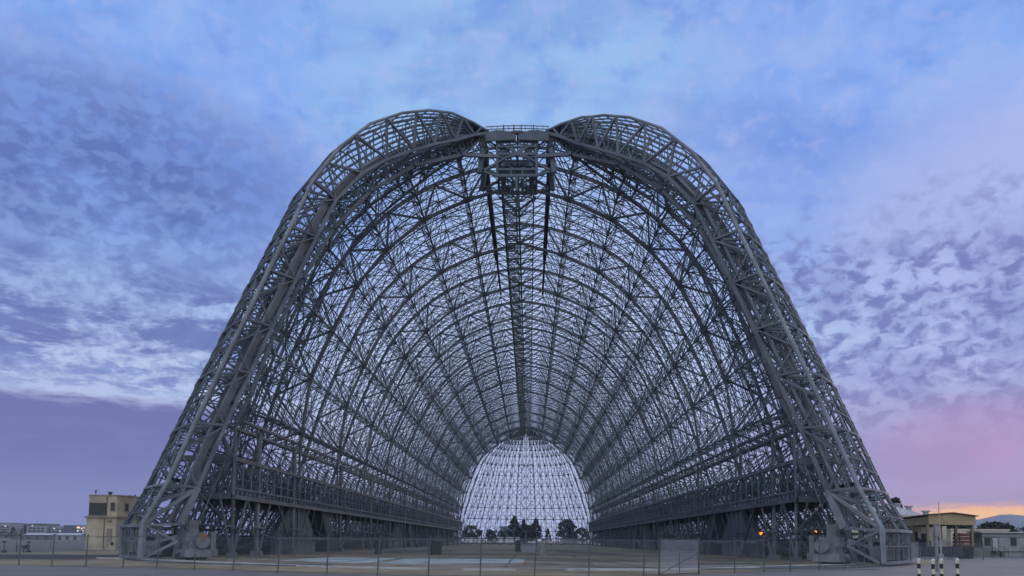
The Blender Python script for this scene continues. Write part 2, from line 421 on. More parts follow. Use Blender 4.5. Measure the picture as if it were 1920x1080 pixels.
# ------------------------------------------------------------------ curved doors
DO = [(43.8, .3), (43.8, 3.4), (41.7, 7.5), (39.2, 13.8), (36.8, 19.8), (34.4, 25.5), (31.9, 31.5), (29.5, 37), (26.9, 43.3), (23.5, 48.6), (19.5, 53), (14.7, 56.4), (10.5, 58.5), (6.7, 59.7), (2.9, 59.9), (0, 59.7)]
DI = [(40.5, .6), (40.2, 3.6), (38.7, 7.3), (36.1, 13.9), (33.6, 19.8), (31.3, 25.3), (28.7, 31.2), (26.3, 36.8), (23.9, 42), (20.4, 46.5), (16.9, 49.5), (12.8, 52.2), (9.5, 54.3), (6, 56.2), (2.7, 58.2), (0, 59.5)]
def lerp(A, t):
    i = min(int(t), len(A)-2); f = t-i; return (A[i][0]*(1-f)+A[i+1][0]*f, A[i][1]*(1-f)+A[i+1][1]*f)
def build_door(sd, y0, sgn, azs, label, near=True):
    D = empty('hangar_door', (sd*PIN, y0, 0), label, 'hangar door', 'curved hangar doors')
    n = len(DO)
    zs = lambda q: q[1]*(1-.014*min(1, q[0]/8)*min(1, q[1]/30) if sd > 0 and near else 1)
    F = lambda a, A, t, off=0: fan(sd, a, lerp(A, t)[0]+off, zs(lerp(A, t)), y0, sgn, PIN if near else .35)
    a0 = azs[0]
    # leading truss
    ml = MB()
    for i in range(n-1):
        for f in (0, .5):
            t = i+f; ml.tube(F(a0, DO, t), F(a0, DO, t+.5), (.18 if i > 8 else .225) if near else .12, n=8)
    ml.beam(F(a0, DO, 0), F(a0, DO, 1.05), .46, .42)
    LT = ml.build('leading_tube', STEEL_L, D)
    mi = MB()
    for i in range(1, n-1):
        if not near: mi.beam(F(a0, DI, i), F(a0, DI, i+1), .22); continue
        w = .5 if i == 1 else .85 if i < 9 else .45
        mi.beam(F(a0, DI, i), F(a0, DI, i+1), .34)
        if i < 10: mi.beam(F(a0-1.2, DI, i, .75), F(a0-1.2, DI, i+1, .75), .3, w, F(a0, DI, i, 0) - np.array(F(a0, DI, i, 5)))
        mi.beam(F(a0-3.5, DI, i, .2), F(a0-3.5, DI, i+1, .2), .3)
    mi.build('inner_leading_tube', STEEL, D)
    mw = MB()
    for i in range(2, n-1):
        if i >= 9:
            mw.beam(F(a0, DI, i), F(a0, DO, i+.5), .26); mw.beam(F(a0, DI, i), F(a0, DO, i-.5), .26); mw.beam(F(a0, DI, i), F(azs[1], DO, i), .14)
            continue
        mw.beam(F(a0, DI, i), F(a0, DO, i), .3 if near else .15, .24 if near else .15); mw.beam(F(a0, DI, i), F(a0, DO, i+.5), .17); mw.beam(F(a0, DI, i), F(a0, DO, i-.5), .17)
        mw.beam(F(a0, DI, i), F(azs[1], DO, i), .2); mw.beam(F(a0, DI, i), F(azs[1], DO, i+.5), .16); mw.beam(F(a0, DI, i), F(azs[1], DO, max(1, i-.5)), .16)
        am = (azs[0]+azs[1])/2
        mw.beam(F(a0, DI, i), F(am, DO, i), .26); mw.beam(F(am, DO, i), F(azs[1], DI, i), .2)
        mw.beam(F(a0, DO, i+.5), F(am, DO, i+.5), .16); mw.beam(F(a0, DI, i), F(am, DO, i+.5), .15); mw.beam(F(a0, DI, i), F(am, DO, i-.5), .15)
    mw.build('leading_web', STEEL, D)
    # meridian trusses
    for a in azs[1:]:
        m = MB()
        m.poly([F(a, DO, t/2) for t in range(0, 2*(n-1)+1)], .26 if near else .2)
        w = MB(); m.poly([F(a, DI, t) for t in range(1, n)], .28 if near else .18)
        for i in range(1, n-1):
            w.beam(F(a, DI, i), F(a, DO, i), .15); w.beam(F(a, DI, i), F(a, DO, i+.5), .13); w.beam(F(a, DI, i), F(a, DO, i-.5), .13)
            if not near: w.box(F(a, DI, i), (.8, .5, .8))
        p = m.build('meridian_truss', STEEL, D); w.build('web_lattice', STEEL_D, p)
    for a, b in zip(azs[:-1], azs[1:]):
        mid = (a+b)/2
        m = MB(); m.poly([F(mid, DO, t/2) for t in range(0, 2*(n-1)+1)], .16); m.build('rib', STEEL_D, D)
    # girts round the shell, four to a panel
    am = []
    for a, b in zip(azs[:-1], azs[1:]): am += [a, (a+b)/2]
    am.append(azs[-1])
    for i in range(0, 3*(n-2)+1):
        t = i/3
        if t > 0 and t < 1: continue
        m = MB(); big = i % 3 == 0
        tp = (1 if t < 8 else .6)*(1 if near else .6)
        m.poly([F(a, DO, t, .1) for a in am], (.1 if not big else .16)*tp, (.13 if not big else .22)*tp)
        m.build('girt', STEEL_L if big and t < 3 else STEEL, D)
    # inner horizontals and bracing
    for i in range(2, n-1):
        m = MB(); m.poly([F(a, DI, i) for a in azs], .2); m.build('inner_girt', STEEL_D, D)
    m = MB()
    for a, b in zip(azs[:-1], azs[1:]):
        mid = (a+b)/2
        for i in range(1, n-2):
            bw = .13 if i < 8 else .08
            if i >= 8 and near: m.beam(F(a, DI, i), F(mid, DO, i+.5), bw); continue
            m.beam(F(a, DI, i), F(b, DI, i+1), bw); m.beam(F(b, DI, i), F(a, DI, i+1), bw)
            m.beam(F(a, DI, i), F(mid, DO, i+.5), bw); m.beam(F(b, DI, i), F(mid, DO, i+.5), bw)
            if near: m.beam(F(a, DO, i), F(mid, DO, i+1), bw); m.beam(F(b, DO, i), F(mid, DO, i+1), bw)
            m.beam(F(mid, DO, i), F(a, DI, i), bw*1.1); m.beam(F(mid, DO, i), F(b, DI, i), bw*1.1)
    m.build('bracing', STEEL_D, D)
    # base frame: rail band, cage lattice, foot braces
    m = MB()
    for z, w in ((.35, .26), (1.9, .1), (3.4, .3)):
        m.poly([fan(sd, a, 43.9, z, y0, sgn, None if near else .35) for a in np.linspace(azs[0], azs[-1], 15)], w)
    m.beam(F(a0, DO, 0, -.3), F(a0, DI, 0, 0)[:2]+(1.9,), .22); m.beam(F(a0, DO, 1, -.2), F(a0, DI, 0, 0)[:2]+(1.9,), .2)
    m.beam(F(a0, DO, 1), F(a0, DI, 2), .32); m.beam(F(a0, DO, 1), F(a0, DI, 1), .24)
    m.beam(F(a0, DI, 1), F(a0, DI, 2), .45, .6); m.beam(F(a0-1, DO, .35), F(a0-1, DI, .6), .3)
    for a in azs[1:]: m.beam(F(a, DO, 0), F(a, DO, 1), .4); m.beam(F(a, DI, 0), F(a, DI, 1), .4); m.beam(F(a, DI, 0), F(a, DO, 1), .25)
    m.build('base_frame', STEEL_L, D)
    if near:
        m = MB(); aa = np.linspace(azs[0], azs[-1], 41)
        for k, a in enumerate(aa):
            m.beam(fan(sd, a, 43.9, .3, y0, sgn, None if near else .35), fan(sd, a, 43.9, 3.4, y0, sgn, None if near else .35), .07)
            if k % 3 == 0 and k+3 < len(aa):
                m.beam(fan(sd, a, 43.9, .4, y0, sgn, None if near else .35), fan(sd, aa[k+3], 43.9, 3.3, y0, sgn, None if near else .35), .09)
        m.build('cage_bars', STEEL, D)
        # drive carriages running on the curved rail
        for ac, R in ((a0-2.0, 38.4), (24, 41), (2, 41)):
            c = fan(sd, ac, R, 0, y0, sgn, None if near else .35); rz = math.atan2(c[1], c[0]-sd*PIN)
            m = MB()
            m.box((c[0], c[1], .7), (2.7, 3.0, .75), rz, .9); m.box((c[0], c[1], 1.45), (1.7, 2.0, .9), rz, .85)
            if R < 39:
                m.box((c[0], c[1], 2.3), (2.0, 1.3, 1.0), rz); m.box((c[0]+.2*sd, c[1], 3.4), (.95, .9, 1.3), rz)
                e = fan(sd, ac+.3, R-1.75, 0, y0, sgn, None if near else .35); m.box((e[0], e[1], 1.9), (.5, .8, 2.0), rz); m.box((e[0], e[1], .8), (.8, 1.2, .7), rz)
                m.tube(fan(sd, ac+1.8, R-.3, 1.9, y0, sgn, None if near else .35), fan(sd, ac+2.6, R-.3, 1.9, y0, sgn, None if near else .35), .7, n=14)
            else: m.box((c[0], c[1], 2.5), (3.4, 1.2, .35), rz)
            p = m.build('drive_carriage', MACH, D)
            w = MB()
            for k in (-1.3, -.4, .5, 1.4):
                u = fan(sd, ac, R+k*.85, .4, y0, sgn, None if near else .35); v = fan(sd, ac-1.2, R+k*.85, .4, y0, sgn, None if near else .35); w.tube(u, v, .38, n=14)
            w.build('wheel', DARK, p)
            if R < 39 and sd < 0:
                w = MB(); e = fan(sd, ac+2.75, R-.2, 2.6, y0, sgn, None if near else .35); w.box((e[0], e[1], e[2]-.1), (.55, .1, .3), 0); w.box((e[0], e[1], e[2]-.38), (.28, .1, .3), 0); w.build('rust_plate', ORANGE, p)
    return D
AZ = [45, 33, 21, 9, -3, -15]
build_door(-1, 0, -1, AZ, 'near curved lattice door swung open on the left of the hangar')
build_door(1, 0, -1, AZ, 'near curved lattice door swung open on the right of the hangar')
AZF = [90, 82, 74, 66, 58, 50, 42, 34]
build_door(-1, LEN, 1, AZF, 'closed lattice door seen small through the far end of the hangar, left half', False)
build_door(1, LEN, 1, AZF, 'closed lattice door seen small through the far end of the hangar, right half', False)

# ------------------------------------------------------------------ ground and setting
def ground_mat(name, c1, c2, c3, s1, s2, bump=.3):
    m = bpy.data.materials.new(name); m.use_nodes = True; nt = m.node_tree; N = nt.nodes; L = nt.links
    p = N['Principled BSDF']; p.inputs['Roughness'].default_value = .9; p.inputs['Specular IOR Level'].default_value = .2
    tc = N.new('ShaderNodeTexCoord')
    def noise(s, d=8, r=.6):
        n = N.new('ShaderNodeTexNoise'); n.inputs['Scale'].default_value = s; n.inputs['Detail'].default_value = d; n.inputs['Roughness'].default_value = r
        L.new(tc.outputs['Object'], n.inputs['Vector']); return n
    def ramp(n, lo, hi):
        r = N.new('ShaderNodeMapRange'); r.inputs[1].default_value = lo; r.inputs[2].default_value = hi; L.new(n.outputs['Fac'], r.inputs[0]); return r
    def mix(f, a, b):
        x = N.new('ShaderNodeMix'); x.data_type = 'RGBA'; L.new(f.outputs[0], x.inputs[0])
        for i, v in ((6, a), (7, b)):
            if isinstance(v, tuple): x.inputs[i].default_value = (*v, 1)
            else: L.new(v.outputs[2], x.inputs[i])
        return x
    a = mix(ramp(noise(s1), .38, .62), c1, c2); b = mix(ramp(noise(s2, 10, .7), .45, .7), a, c3)
    fine_ = mix(ramp(noise(2.2, 4), .3, .8), b, tuple(x*.72 for x in c1))
    fm = N.new('ShaderNodeMix'); fm.data_type = 'RGBA'; fm.inputs[0].default_value = .45; L.new(b.outputs[2], fm.inputs[6]); L.new(fine_.outputs[2], fm.inputs[7])
    L.new(fm.outputs[2], p.inputs['Base Color'])
    bp = N.new('ShaderNodeBump'); bp.inputs['Strength'].default_value = bump; L.new(noise(9, 5).outputs['Fac'], bp.inputs['Height']); L.new(bp.outputs['Normal'], p.inputs['Normal'])
    return m
ASPH = ground_mat('worn_asphalt', (.18, .17, .172), (.145, .138, .142), (.23, .22, .22), .12, .45)
SLAB = ground_mat('hangar_floor', (.245, .20, .13), (.08, .075, .055), (.33, .30, .235), .06, .16)
DIRT = ground_mat('dry_field', (.13, .125, .10), (.10, .10, .085), (.19, .18, .15), .02, .06)
APRON = ground_mat('mossy_apron', (.29, .225, .125), (.10, .088, .05), (.36, .32, .24), .09, .22)
PALE = ground_mat('pale_painted_floor', (.44, .52, .53), (.33, .40, .41), (.2, .21, .19), .3, .5)
CONC = mat('kerb_concrete', (.50, .49, .46), .85, 0, .4, .8)
def sheet(name, pts, z, m, kind='structure'):
    b = MB(); b.face([(x, y, z) for x, y in pts]); o = b.build(name, m); o['kind'] = kind; return o
sheet('ground', [(-6000, -600), (6000, -600), (6000, 6000), (-6000, 6000)], 0, DIRT)
sheet('asphalt_road', [(-260, -140), (260, -140), (260, 34), (70, 34), (46, -18), (44, -22), (15, -49), (11, -53.5), (2, -56), (-9, -55), (-25, -47.5), (-46, -42.5), (-260, 10)], .004, ASPH)
sheet('apron', [(-70, -32), (-46, -42.4), (-25, -47.3), (-9, -54.8), (2, -55.8), (11, -53.3), (15, -48.8), (44, -21.6), (58, 0), (58, 300), (-58, 300), (-70, 20)], .008, APRON)
sheet('hangar_floor', [(-31, -30), (-14, -41), (-3, -45), (12, -42.5), (30, -26), (32, 290), (-32, 290)], .014, SLAB)
rr = random.Random(17)
for k, (x, y, w, l, a) in enumerate(((-20, -38.5, 5, .7, -.62), (-9, -43.2, 6, .6, -.3), (7, -41.5, 8, .5, .05), (19, -33, 6, .6, .75), (-4, -37, 7, .5, -.15), (12, -28, 8, .45, .3), (-27, -22, 6, .6, -.5), (25, -20, 5, .5, .6))):
    pts = []
    for i in range(12):
        t = i/12*6.283; r = rr.uniform(.6, 1.15); u, v = w*r*math.cos(t), l*r*math.sin(t); pts.append((x+u*math.cos(a)-v*math.sin(a), y+u*math.sin(a)+v*math.cos(a)))
    sheet('worn_pale_strip', pts, .0285+.001*k, PALE)
def patch(pts, m, nm): return sheet(nm, pts, .019, m)
patch([(-11.9, -34.8), (1.4, -28.6), (1.5, -11), (-12.5, -14)], PALE, 'painted_floor_patch')
patch([(-24, -26), (-13, -33.5), (-13.4, -12), (-22, -8)], PALE, 'painted_floor_patch')
DKST = ground_mat('oil_stained_floor', (.07, .07, .062), (.09, .088, .075), (.12, .12, .105), .1, .3)
for k, (x, y, w, l, a) in enumerate(((9, -18, 7, 3, .2), (16, 12, 9, 2.5, -.1), (-4, 14, 11, 5, .05), (12, 40, 5, 22, .15), (-18, 42, 6, 26, -.1), (21, -26, 6, 1.6, .5), (3, 66, 14, 8, 0))):
    rr = random.Random(k); pts = []
    for i in range(14):
        t = i/14*6.283; r = rr.uniform(.7, 1.15); px_, py_ = w*r*math.cos(t), l*r*math.sin(t)
        pts.append((x+px_*math.cos(a)-py_*math.sin(a), y+px_*math.sin(a)+py_*math.cos(a)))
    sheet('floor_stain', pts, .024+.004*k, DKST)
k_ = MB(); kp = [(-43.5, -22.8), (-38.5, -25.6), (-28.2, -33), (-14.0, -43.2), (-2.9, -46.8), (12.5, -44.2), (20, -37.5), (30, -28.6), (39.2, -24)]
rr = random.Random(5); pts = []
for a, b in zip(kp[:-1], kp[1:]):
    for f in (0, .25, .5, .75): pts.append((a[0]*(1-f)+b[0]*f, a[1]*(1-f)+b[1]*f))
for a, b in zip(pts[:-1], pts[1:]):
    if rr.random() < .96: k_.beam((*a, .05), (*b, .05), rr.uniform(.8, 1.2), .14)
o = k_.build('kerb', CONC); o['kind'] = 'structure'
rl = MB()
for sd in (-1, 1):
    for R in (40.6, 43.6): rl.poly([fan(sd, a, R, .05) for a in np.linspace(-30, 75, 40)], .2, .14)
o = rl.build('door_track', STEEL_D); o['kind'] = 'structure'
cr_ = MB(); cr_.poly([(12, -40, .03), (10, -20, .03), (8, 5, .03)], .12, .03); cr_.poly([(-31, -12, .03), (31, -12, .03)], .15, .03); cr_.poly([(-31, 20, .03), (31, 20, .03)], .18, .03)
o = cr_.build('floor_joints', DARK); o['kind'] = 'structure'

WEED = mat('joint_weeds', (.05, .055, .03), .95, 0, .5, 1.5)
wd = MB(); rr = random.Random(21)
def jag(x0, y0, x1, y1, z, w0, w1, n=22, gap=.35):
    for i in range(n):
        if rr.random() < gap: continue
        f0, f1 = i/n, (i+1)/n; w = rr.uniform(w0, w1); dx, dy = x1-x0, y1-y0; l = math.hypot(dx, dy); nx, ny = -dy/l*w/2, dx/l*w/2
        ax, ay, bx, by = x0+dx*f0, y0+dy*f0, x0+dx*f1, y0+dy*f1
        wd.face([(ax-nx, ay-ny, z), (bx-nx, by-ny, z), (bx+nx, by+ny, z), (ax+nx, ay+ny, z)])
for yy in (-38, -33, -27.5, -21, -14, -4, 9, 24, 42, 64): jag(-31, yy, 31, yy+rr.uniform(-1, 1), .0225, .15, .9, 40, .3)
for xx in (-24, -16, -8, 0, 8, 16, 24): jag(xx, -40, xx*.98, 60, .0226, .1, .35, 40, .4)
o = wd.build('weeds', WEED); o['kind'] = 'stuff'
wd = MB()
for k in range(26):
    x, y = rr.uniform(-60, 60), rr.uniform(-92, -60); a = rr.uniform(-.4, .4)
    px_, py_ = x, y
    for j in range(9):
        a += rr.uniform(-.35, .35); qx, qy = px_+1.3*math.cos(a), py_+.9*math.sin(a); wd.beam((px_, py_, .006), (qx, qy, .006), rr.uniform(.05, .14), .006); px_, py_ = qx, qy
o = wd.build('tar_seams', DARK); o['kind'] = 'structure'
# hills
HILL = mat('haze_tinted_hills', (.075, .095, .14), .95, 0, .3, .01)  # blue in the base colour stands in for distance haze
b = MB(); xs = np.linspace(700, 4200, 90); rr = random.Random(11)
def crest(x):
    e = 72+min(1, max(0, (x-1350)/420))*44+6*math.sin(x/70)+4*math.sin(x/31+1)+5*math.sin(x/190)
    return max(4, e if x > 1350 else 72-(1350-x)*.12)*1.0
rows = []
for dy, f in ((0, 0), (300, .45), (600, .8), (800, 1.0), (1500, 0)):
    rows.append([(x*(1+dy/2900*.6), 2400+dy, max(0, crest(x*1.0)*f*(1+.1*dy/1000)+(0 if f in (0, 1.0) else 8*math.sin(x/55+dy)))) for x in xs])
for r0, r1 in zip(rows[:-1], rows[1:]):
    for i in range(len(xs)-1): b.face([r0[i], r0[i+1], r1[i+1], r1[i]])
o = b.build('hills', HILL); o['kind'] = 'structure'

# ------------------------------------------------------------------ trees
LEAF = mat('dusk_foliage', (.055, .07, .045), .9, 0, .5, .9, (.02, .028, .02))
LEAF2 = mat('conifer_foliage', (.03, .045, .032), .9, 0, .5, .9, (.014, .02, .016))
BARK = mat('bark', (.09, .07, .05), .95)
def tree(kind, loc, h, w, seed, label, n=2000, group='trees'):
    rr = random.Random(seed); T = empty('conifer_tree' if kind == 'conifer' else 'broadleaf_tree', loc, label, 'tree', group)
    x0, y0, z0 = loc
    t = MB(); t.tube((x0, y0, 0), (x0+.02*h, y0, h*.55), .028*h, .014*h); t.tube((x0+.02*h, y0, h*.55), (x0, y0, h*.95), .014*h, .004*h)
    c = MB(); clumps = []
    if kind == 'conifer':
        for i in range(60):
            f = rr.random()**.8; z = h*(.1+.9*f); r = w*.5*(1-f)**.8*rr.uniform(.5, 1.1); a = rr.uniform(0, 6.283)
            clumps.append((x0+r*math.cos(a), y0+r*math.sin(a), z, .05*h+.03*h*(1-f)))
            if i % 4 == 0: t.beam((x0, y0, z), (x0+r*math.cos(a), y0+r*math.sin(a), z), .03)
    else:
        for i in range(75):
            u = rr.uniform(-1, 1); a = rr.uniform(0, 6.283); q = math.sqrt(1-u*u)*rr.uniform(.55, 1)
            p = (x0+w*.45*q*math.cos(a), y0+w*.45*q*math.sin(a), h*(.56+.38*u))
            clumps.append((*p, .11*h*rr.uniform(.6, 1.2)))
            if i % 4 == 0: t.beam((x0, y0, h*.4), p, .05)
    for k in range(n):
        cx, cy, cz, s = clumps[k % len(clumps)]
        d = [rr.gauss(0, 1) for _ in range(3)]; l = max(.01, math.sqrt(sum(v*v for v in d))); r = s*rr.random()**.4
        p = np.array((cx+d[0]/l*r, cy+d[1]/l*r, cz+d[2]/l*r*.8))
        e = np.array([rr.gauss(0, 1) for _ in range(3)]); e /= np.linalg.norm(e); g = np.cross(e, (rr.random(), rr.random(), 1)); g /= np.linalg.norm(g)
        q = h*(.04 if kind == 'conifer' else .052)*rr.uniform(.6, 1.4); c.face([p-e*q, p+g*q*.6, p+e*q, p-g*q*.6])
    t.build('trunk', BARK, T); c.build('crown', LEAF2 if kind == 'conifer' else LEAF, T)
    return T
tree('broadleaf', (-2, 365, 0), 11.5, 24, 31, 'wide low dark tree behind the trunks of the conifers seen through the hangar', 2600, 'trees beyond the far end of the hangar')
g1 = 'trees beyond the far end of the hangar'; g2 = 'trees on the right behind the canopy and trailer'; g3 = 'trees by the far office blocks on the left'
tree('conifer', (-7.1, 358, 0), 17.2, 12, 1, 'tallest dark conifer, leftmost of the clump seen straight through the hangar', group=g1)
tree('conifer', (-1.5, 362, 0), 14.6, 12, 2, 'dark conifer in the middle of the clump seen through the hangar, lower than its neighbours', group=g1)
tree('conifer', (6, 357, 0), 15.4, 11, 3, 'pointed dark conifer on the right of the clump seen through the hangar', group=g1)
tree('broadleaf', (2.5, 366, 0), 12.5, 13, 4, 'bushy dark tree filling the base of the conifer clump seen through the hangar', group=g1)
tree('broadleaf', (25, 358, 0), 15.2, 15, 5, 'broad dome-shaped dark tree beyond the far door, right of the conifer clump', group=g1)
tree('broadleaf', (35, 368, 0), 10.5, 11, 6, 'low round tree beyond the far door beside the right gallery', group=g1)
tree('broadleaf', (-33, 356, 0), 11.5, 14, 7, 'round dark tree beyond the far door beside the left gallery', group=g1)
tree('broadleaf', (-23, 376, 0), 9.3, 6, 8, 'small slim tree beyond the far door between the round tree and the teal block', group=g1)
tree('broadleaf', (-17, 352, 0), 8.3, 10, 9, 'low spreading tree in front of the teal block beyond the far door', group=g1)
tree('conifer', (14, 380, 0), 9.5, 6, 10, 'small conifer in the gap right of the conifer clump beyond the far door', group=g1)
tree('broadleaf', (109, 92, 0), 8.6, 15, 11, 'wide dark tree under the right end of the canopy roof', 2000, g2)
tree('broadleaf', (99, 88, 0), 8.0, 11, 12, 'dark tree showing between the canopy posts', 1600, g2)
tree('broadleaf', (128, 104, 0), 8.2, 10, 13, 'round dark tree between the canopy and the trailer', group=g2)
tree('broadleaf', (172, 172, 0), 9.6, 14, 14, 'peaked dark tree rising above the trailer roof', group=g2)
tree('broadleaf', (212, 222, 0), 9.6, 13, 15, 'thin hazy tree above the right part of the trailer roof', 500, g2)
tree('broadleaf', (150, 150, 0), 7.4, 10, 21, 'low tree above the left end of the trailer roof', group=g2)
tree('conifer', (92.4, 86, 0), 13.3, 2.2, 16, 'narrow spiky conifer top behind the white roof, between its two vents', 500, g2)
tree('conifer', (96, 92, 0), 13.4, 7, 17, 'ragged dark conifer top at the right slope of the white roof', 900, g2)
tree('conifer', (-490, 600, 0), 11.5, 12, 18, 'dark pointed tree right of the cut-off office block at the left edge', 700, g3)
tree('conifer', (-482, 604, 0), 12.5, 13, 19, 'taller dark tree just left of the long office block', 700, g3)
tree('broadleaf', (-470, 560, 0), 8, 16, 20, 'low dark tree in front of the long office block', 700, g3)

# ------------------------------------------------------------------ concrete tower on the left
CREAM = mat('stained_cream_render', (.47, .415, .31), .85, 0, .35, .5, (.32, .275, .2), bump=.15)
CREAM_D = mat('cornice_render', (.27, .235, .19), .85)
SHUT = mat('green_grey_shutter', (.07, .085, .08), .7)
WIN = mat('dark_window', (.02, .022, .025), .35)
TW = empty('concrete_tower', (-73.7, 34.5, 0), 'square cream concrete tower with a dark shutter, left of the hangar', 'tower')
def ring(e):   # five-sided plan, grown outward by e
    return [(-77.9-e, 31.5-e), (-72.4+e*.8, 31.5-e), (-71.2+e, 36), (-71.5+e, 38.6+e), (-77.9-e, 38.6+e)]
def vol(b, plan, z0, z1):
    b.prism([(x, y, z0) for x, y in plan], (0, 0, z1-z0))
m = MB(); vol(m, ring(0), 0, 5.75); m.build('lower_storey', CREAM, TW)
m = MB(); vol(m, ring(-.22), 6.05, 9.75); m.build('upper_storey', CREAM, TW)
m = MB(); vol(m, ring(.25), 5.75, 6.05); m.build('cornice', CREAM_D, TW)
m = MB(); vol(m, ring(-.12), 9.75, 9.95); m.build('parapet', CREAM_D, TW)
m = MB(); m.box((-76.05, 31.72, 7.35), (3.2, .12, 2.15)); s = m.build('shutter', SHUT, TW)
m = MB()
for i in range(16): m.box((-77.5+i*.195, 31.64, 7.35), (.06, .05, 2.1))
m.build('shutter_ribs', SHUT, s)
m = MB(); m.box((-76.05, 31.69, 8.5), (3.4, .2, .12)); m.box((-76.05, 31.62, 6.2), (3.4, .3, .12)); m.build('shutter_frame', CREAM_D, s)
def win(b, c, w, h, rz): 
    m = MB(); m.box(c, (w, .1, h), rz); f = m.build('window', WIN, b)
    m = MB(); cr, sr = math.cos(rz), math.sin(rz)
    for dx, dz, a, c_ in ((-w/2, 0, .1, h+.15), (w/2, 0, .1, h+.15), (0, -h/2, w+.25, .12), (0, h/2, w+.15, .1), (0, 0, .05, h), (0, 0, w, .05)):
        m.box((c[0]+dx*cr, c[1]+dx*sr-.03, c[2]+dz), (a, .16, c_), rz)
    m.build('window_frame', CREAM_D, f)
win(TW, (-73.3, 31.73, 7.8), .75, 1.5, 0)
win(TW, (-71.98, 33.9, 7.75), .9, 1.5, math.radians(75))
m = MB(); m.box((-73.6, 31.44, 2.7), (.9, .1, 2.3)); m.box((-73.7, 31.35, 5.25), (.7, .25, .25)); m.box((-73.9, 31.42, .95), (.4, .14, .16)); m.build('blocked_door', CREAM_D, TW)
m = MB(); m.box((-73.0, 31.4, 1.15), (.4, .25, .6)); m.build('meter_box', WIN, TW)
m = MB(); m.tube((-75.2, 34, 9.9), (-75.2, 34, 10.5), .3, .3); m.box((-75.2, 34, 10.55), (.75, .75, .12)); m.build('roof_vent', DARK, TW)
m = MB(); m.tube((-77.3, 33, 9.9), (-77.3, 33, 11.0), .06); m.box((-77.3, 33, 10.6), (.25, .25, .3)); m.tube((-72.2, 37, 9.9), (-72.2, 37, 10.3), .15); m.box((-73.2, 36, 10.0), (2.0, .5, .2)); m.build('roof_mast', DARK, TW)
m = MB(); m.tube((-74.6, 31.42, .1), (-74.6, 31.42, 5.7), .05); m.beam((-76.2, 31.43, 2.3), (-72.6, 31.43, 2.3), .05); m.tube((-74.4, 31.6, 6.1), (-74.4, 31.6, 9.6), .06); m.build('pipes', BARK, TW)

# ------------------------------------------------------------------ office blocks far left
OFF = mat('office_wall', (.24, .26, .29), .8, 0, .2, .05); OFFD = mat('office_dark_wall', (.09, .10, .125), .6, 0, .2, .05); OFFP = mat('office_pale_roof', (.5, .52, .56), .8)
LIT = emit('lit_window', (1, .62, .3), 1.1); LITW = emit('lit_window_white', (.9, .95, 1), .9)
def office(loc, parts, label, wins, lit):
    B = empty('office_block', loc, label, 'building', 'far office blocks'); x0, y0, _ = loc
    for nm, x, z0, z1, w, mt in parts:
        m = MB(); m.box((x0+x, y0, (z0+z1)/2), (w, 20, z1-z0)); m.build(nm, mt, B)
    for x, z, w, h in wins:
        m = MB(); m.box((x0+x, y0-10.1, z), (w, .3, h)); m.build('window', WIN, B)
    for x, z, w, h, mt in lit:
        m = MB(); m.box((x0+x, y0-10.2, z), (w, .3, h)); m.build('lit_window', mt, B)
office((-499, 608, 0), [('wall', -4, 0, 15.2, 24, OFF), ('roof_edge', -4, 15.2, 15.7, 24.5, OFFD)], 'pale square office block cut off by the left edge of the photo', [(-4, 4+2.6*k, 21, 1.1) for k in range(4)], [(3, 12.5, 1.0, .8, LITW)])
office((-466, 608, 0), [('wall', -1, 0, 13, 21, OFF), ('roof_storey', 2, 13, 15.2, 15.5, OFFD), ('stair_tower', -11.2, 0, 14.8, 3, OFFD)], 'long grey office block with a dark roof storey beyond the field', [(-6+4*k, 5.5+2.6*j, 2.6, 1.3) for k in range(4) for j in range(3)], [(-4, 13.2, .9, .7, LITW)])
office((-448, 612, 0), [('wall', 0, 0, 12.6, 14, OFF)], 'lower middle office block between the two dark roofed ones', [(-4+4*k, 5+2.5*j, 2.2, 1.2) for k in range(3) for j in range(3)], [(-3.5, 10.6, 1.0, .8, LITW), (2.5, 8, .8, .7, LITW)])
office((-433, 607, 0), [('wall', 0, 0, 13.8, 13, OFFD), ('wing', 10.5, 0, 12.6, 9, OFF)], 'dark office block whose right wing has lit orange windows', [(9, 5+2.5*j, 5, 1.1) for j in range(2)], [(8, 11.6, 2.6, 1.3, LIT), (11.4, 10.9, 1.5, .8, LIT), (7.5, 8.4, 1.2, .9, LITW), (13.6, 11.6, 1.0, .7, LIT), (12.5, 8.6, 1, .6, LIT)])
def shed(loc, w, d, h, label, mt, rmt, nm='low_shed'):
    B = empty(nm, loc, label, 'building', 'low sheds in the field'); x, y, _ = loc
    m = MB(); m.box((x, y, h/2), (w, d, h)); m.build('wall', mt, B)
    m = MB(); m.prism([(x-w/2-.3, y-d/2-.3, h), (x+w/2+.3, y-d/2-.3, h), (x+w/2+.3, y, h+w*.03+.5), (x-w/2-.3, y, h+w*.03+.5)], (0, 0, .15)); m.prism([(x-w/2-.3, y+d/2+.3, h), (x+w/2+.3, y+d/2+.3, h), (x+w/2+.3, y, h+w*.03+.5), (x-w/2-.3, y, h+w*.03+.5)], (0, 0, .16)); m.build('roof', rmt, B)
    m = MB()
    for k in range(3): m.box((x-w*.3+k*w*.3, y-d/2-.05, h*.4), (w*.12, .12, h*.7))
    m.build('doors', DARK, B)
shed((-382, 480, 0), 22, 12, 4.0, 'long low shed with a pale roof below the long office block', OFFD, OFFP)
shed((-352, 470, 0), 20, 12, 4.2, 'low grey shed with a white roof edge below the dark office block', OFF, OFFP)
shed((-336, 480, 0), 16, 12, 3.8, 'dark low shed just left of the cream tower', OFFD, OFFD)
shed((-404, 500, 0), 14, 10, 3.0, 'small low shed under the dark trees at the left', OFFD, OFFD)
